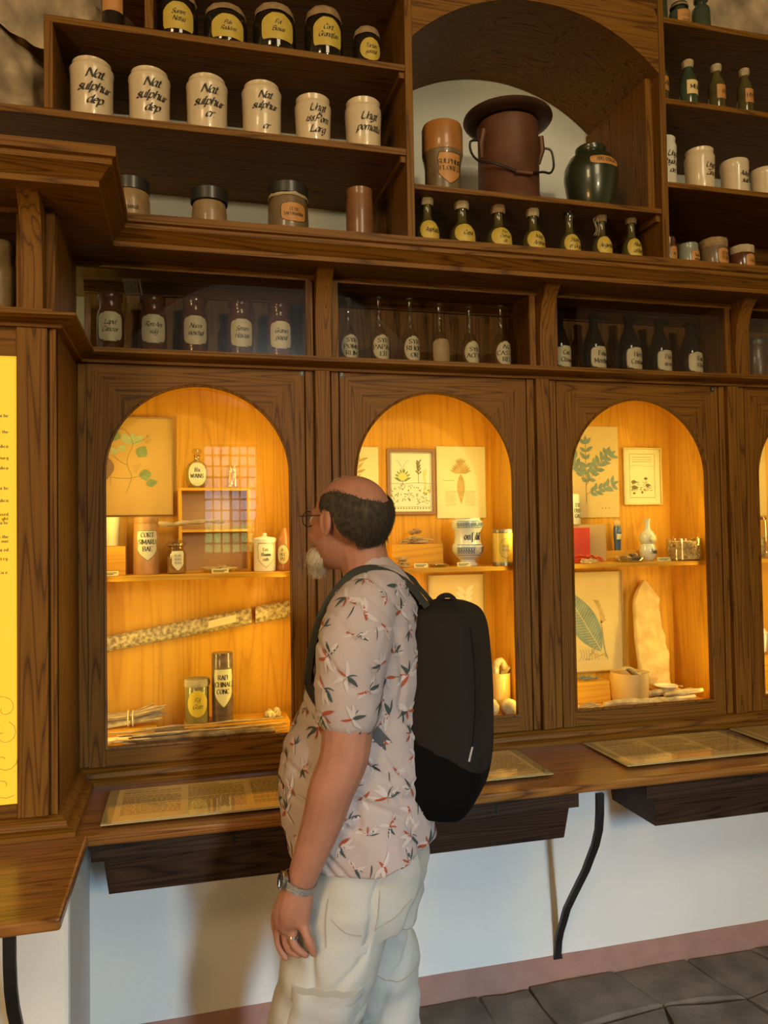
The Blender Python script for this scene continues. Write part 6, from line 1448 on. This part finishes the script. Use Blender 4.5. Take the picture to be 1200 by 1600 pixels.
# glasses, watch, ring
gt = thing('glasses', 'thin dark wire rimmed glasses on the man face', 'glasses', tuple(hp(.10, 0, 0)))
FR = plain('wire_rim', (.10, .06, .035), .3, metal=.8)
for s in (-1, 1):
    m = MB(); c = hp(.116, s*.033, .000); lr = [c+HL*(.025*math.cos(t))+UP*(.0195*math.sin(t))-HD*(.006*abs(math.cos(t))*(1 if math.cos(t)*s > 0 else 0)) for t in [2*math.pi*k/24 for k in range(25)]]
    m.tube(lr, .0015, 6).build('rim', FR, gt)
    m = MB(); m.v = [tuple(q) for q in lr[:-1]]; m.f = [tuple(range(24))]; m.build('lens', glass('lens_glass', (.95, .95, .93), refl=1), gt, smooth=False, fix=False)
    MB().tube([hp(.110, s*.058, .006), hp(.102, s*.074, .007), hp(.05, s*.083, .006), hp(.0, s*.0875, .006), hp(-.012, s*.088, -.004)], .0014, 6).build('temple_arm', plain('dark_temple', (.02, .012, .01), .4), gt)
MB().tube([hp(.117, -.008, .004), hp(.119, 0, .006), hp(.117, .008, .004)], .001, 6).build('bridge', FR, gt)
wt_ = thing('wristwatch', 'steel wristwatch with dark dial on the man left wrist', 'watch', tuple(W(M["watch"])))
axw = (Vector(M["arm"][-1][:3])-Vector(M["arm"][-2][:3])).normalized(); c = W(M["watch"])
u = axw.cross(FA).normalized(); v = axw.cross(u).normalized(); m = MB(); prof = [(-.0085, .0345), (-.0085, .0372), (.0085, .0365), (.0085, .0338)]; ring_ = []
for k in range(33):
    t = 2*math.pi*k/32; d = u*math.cos(t)+v*math.sin(t)*1.0; ring_.append([c+d*(r_+.0015)+axw*a_ for a_, r_ in prof])
m.rings(ring_, cap=False).build('strap', plain('steel_mesh', (.42, .41, .38), .35, metal=.9, bump=.8, bscale=400), wt_)
wd = (-RA*.86-FA*.35).normalized(); wd = (wd-axw*wd.dot(axw)).normalized(); e1 = axw.cross(wd).normalized(); cc = c+wd*.037
def disc(nm, mat, prof_): m = MB(); m.rings([[cc+wd*h+(e1*math.cos(2*math.pi*k/28)+axw*math.sin(2*math.pi*k/28))*r_ for k in range(28)] for r_, h in prof_], cap=True); return m.build(nm, mat, wt_)
disc('case', SILVER, [(.018, -.004), (.0195, .000), (.0195, .006), (.017, .008)]); disc('dial', plain('watch_dial', (.03, .022, .015), .2, coat=1), [(.0165, .0078), (.0165, .0086)])
for a_ in range(12):
    t = 2*math.pi*a_/12; p = cc+wd*.0088+(e1*math.cos(t)+axw*math.sin(t))*.013; MB().tube([p, p+wd*.0004], .0011, 6).build('hour_mark', SILVER, wt_)
MB().tube([cc+e1*.019+wd*.003, cc+e1*.0235+wd*.003], .0022, 8).build('crown', SILVER, wt_)
for L_, t in ((.009, .6), (.013, 2.2)): MB().tube([cc+wd*.0092, cc+wd*.0092+(e1*math.cos(t)+axw*math.sin(t))*L_], .0006, 5).build('hand', SILVER, wt_)
rg = MB(); fgr = M["fingers"][2]; a_, b_ = W(fgr[0]), W(fgr[1]); ax = (b_-a_).normalized(); c = a_.lerp(b_, .80); u = ax.cross(FA).normalized(); v = ax.cross(u).normalized()
rg.rings([[c+(u*math.cos(2*math.pi*k/24)+v*math.sin(2*math.pi*k/24))*r_+ax*h for h, r_ in ((-.0025, .0108), (-.0022, .0122), (.0022, .0122), (.0025, .0108))] for k in range(25)], cap=False)
tag(rg.build('finger_ring', SILVER, None, loc=tuple(c)), 'plain silver ring on the man left hand', 'ring')

# backpack
bp = thing('backpack', 'dark grey backpack with black lower part on the man back', 'backpack', tuple(W((.235, -.05, .92))))
PA = R(-17)
def pack_ring(x, y, z, a, bq, n=44, ex=4.2, tilt=0.0):
    q = []; d1 = RA*math.cos(PA)+FA*math.sin(PA); d2 = -RA*math.sin(PA)+FA*math.cos(PA); k = .80
    p1 = max(.016, (a-abs(math.sin(PA))*bq*.22)/math.cos(PA)); 
    for j in range(n):
        t = 2*math.pi*j/n; c_, s_ = math.cos(t), math.sin(t); c_ = math.copysign(abs(c_)**(2/ex), c_); s_ = math.copysign(abs(s_)**(2/ex), s_)
        q.append(BASE+Vector((x, y, z))+d1*(c_*p1)+d2*(s_*bq)+UP*(tilt*c_))
    return q
KP = M["pack"]; kk = catmull([tuple(p) for p in KP], 5)
top = [p for p in kk if p[2] >= 1.06]; low = [p for p in kk if p[2] < 1.062]
# the colour break slants down away from the back, so both parts are cut on a sloping line
def packpart(nm, mat, upper):
    mb = MB(); n = 44; rings_ = [pack_ring(*p) for p in kk]
    d1 = RA*math.cos(PA)+FA*math.sin(PA)
    def cut(p): return 1.087-(p-(BASE+Vector((.215, -.05, 0)))).dot(RA)*.57
    out = []
    for r in rings_:
        row = []
        for p in r:
            c0 = cut(p); row.append(Vector((p.x, p.y, max(p.z, c0) if upper else min(p.z, c0-.0005))))
        out.append(row)
    # when clamped, pull the section back to the one at the cut height
    def at_height(j, z):
        for a_, b_ in zip(rings_, rings_[1:]):
            if (a_[j].z-z)*(b_[j].z-z) <= 0 and abs(a_[j].z-b_[j].z) > 1e-6: t = (a_[j].z-z)/(a_[j].z-b_[j].z); return a_[j].lerp(b_[j], t)
        return None
    for r, row in zip(rings_, out):
        for j, p in enumerate(row):
            if abs(p.z-r[j].z) > 1e-7:
                q = at_height(j, p.z); row[j] = q if q else p
    mb.rings(out); return mb.build(nm, mat, bp, angle=50, fix=True)
packpart('main_body', PACK, True); packpart('lower_panel', PACKB, False)
def band(nm, pts, w, th_, mat, wdir=FA, sub=5):
    mb = MB(); pp = [Vector(p) for p in catmull([tuple(p) for p in pts], sub)]; rr = []
    for i, p in enumerate(pp):
        t = (pp[min(i+1, len(pp)-1)]-pp[max(i-1, 0)]).normalized(); s = (wdir-t*wdir.dot(t)).normalized()*w/2; n_ = t.cross(s).normalized()*th_/2
        rr.append([BASE+p-s-n_, BASE+p+s-n_, BASE+p+s+n_, BASE+p-s+n_])
    return mb.rings(rr).build(nm, mat, bp, angle=50)
STR = plain('strap_webbing', (.020, .020, .012), .85, bump=.3, bscale=400)
band('shoulder_strap', [(x, y-.004, z+.010) for x, y, z in M["strap"]]+[(-.06, -.09, 1.16)], .060, .016, STR, FA)
band('shoulder_strap', [(x, y, z+.012) for x, y, z in M["strap_far"]], .052, .011, STR, FA)
band('lower_strap', M["strap_low"], .026, .004, plain('grey_webbing', (.075, .078, .082), .7), UP*.6+RA*.6)
wdg = MB(); p0 = Vector(M["strap_low"][0]); wdg.v = [tuple(BASE+p0+d) for d in (Vector((-.03, .0, .03)), Vector((-.012, 0, .002)), Vector((.02, .02, -.085)), Vector((.03, .03, .02)))]; wdg.f = [(0, 1, 2, 3)]
wdg.build('strap_wing', PACKB, bp, smooth=False, fix=False)
band('top_handle', M["handle"], .034, .010, PACK, FA)
MB().tube([W((.148, -.098, 1.440)), W((.158, -.104, 1.432)), W((.170, -.105, 1.428))], .004, 8).build('strap_buckle', SILVER, bp)
d2 = -RA*math.sin(PA)+FA*math.cos(PA); d1 = RA*math.cos(PA)+FA*math.sin(PA)
# small brand-less sewn loop label near the back edge, and side seam lines
pv = BVHTree.FromPolygons([v.co.copy() for v in bpy.data.objects['main_body'].data.vertices], [p.vertices[:] for p in bpy.data.objects['main_body'].data.polygons])
off = WL[bp]
def on_pack(x, y):
    a, z = px(x, y, 1.76); o = BASE+RA*a+UP*z-FA*.6-off; h = pv.ray_cast(o, FA); return (h[0]+off, h[1]) if h[0] else (BASE+RA*a+UP*z-FA*.14, -FA)
def packline(nm, pts, w, mat):
    P_ = []
    for x, y in catmull(pts, 5): p, n_ = on_pack(x, y); P_.append(p+n_*.0004)
    MB().tube(P_, w, 5).build(nm, mat, bp)
packline('sewn_tag', [(730, 1190), (733, 1178), (736, 1168)], .0028, plain('tag_grey', (.30, .30, .30), .5))
packline('edge_seam', [(737, 985), (742, 1050), (741, 1120), (731, 1195)], .0012, PACKB)
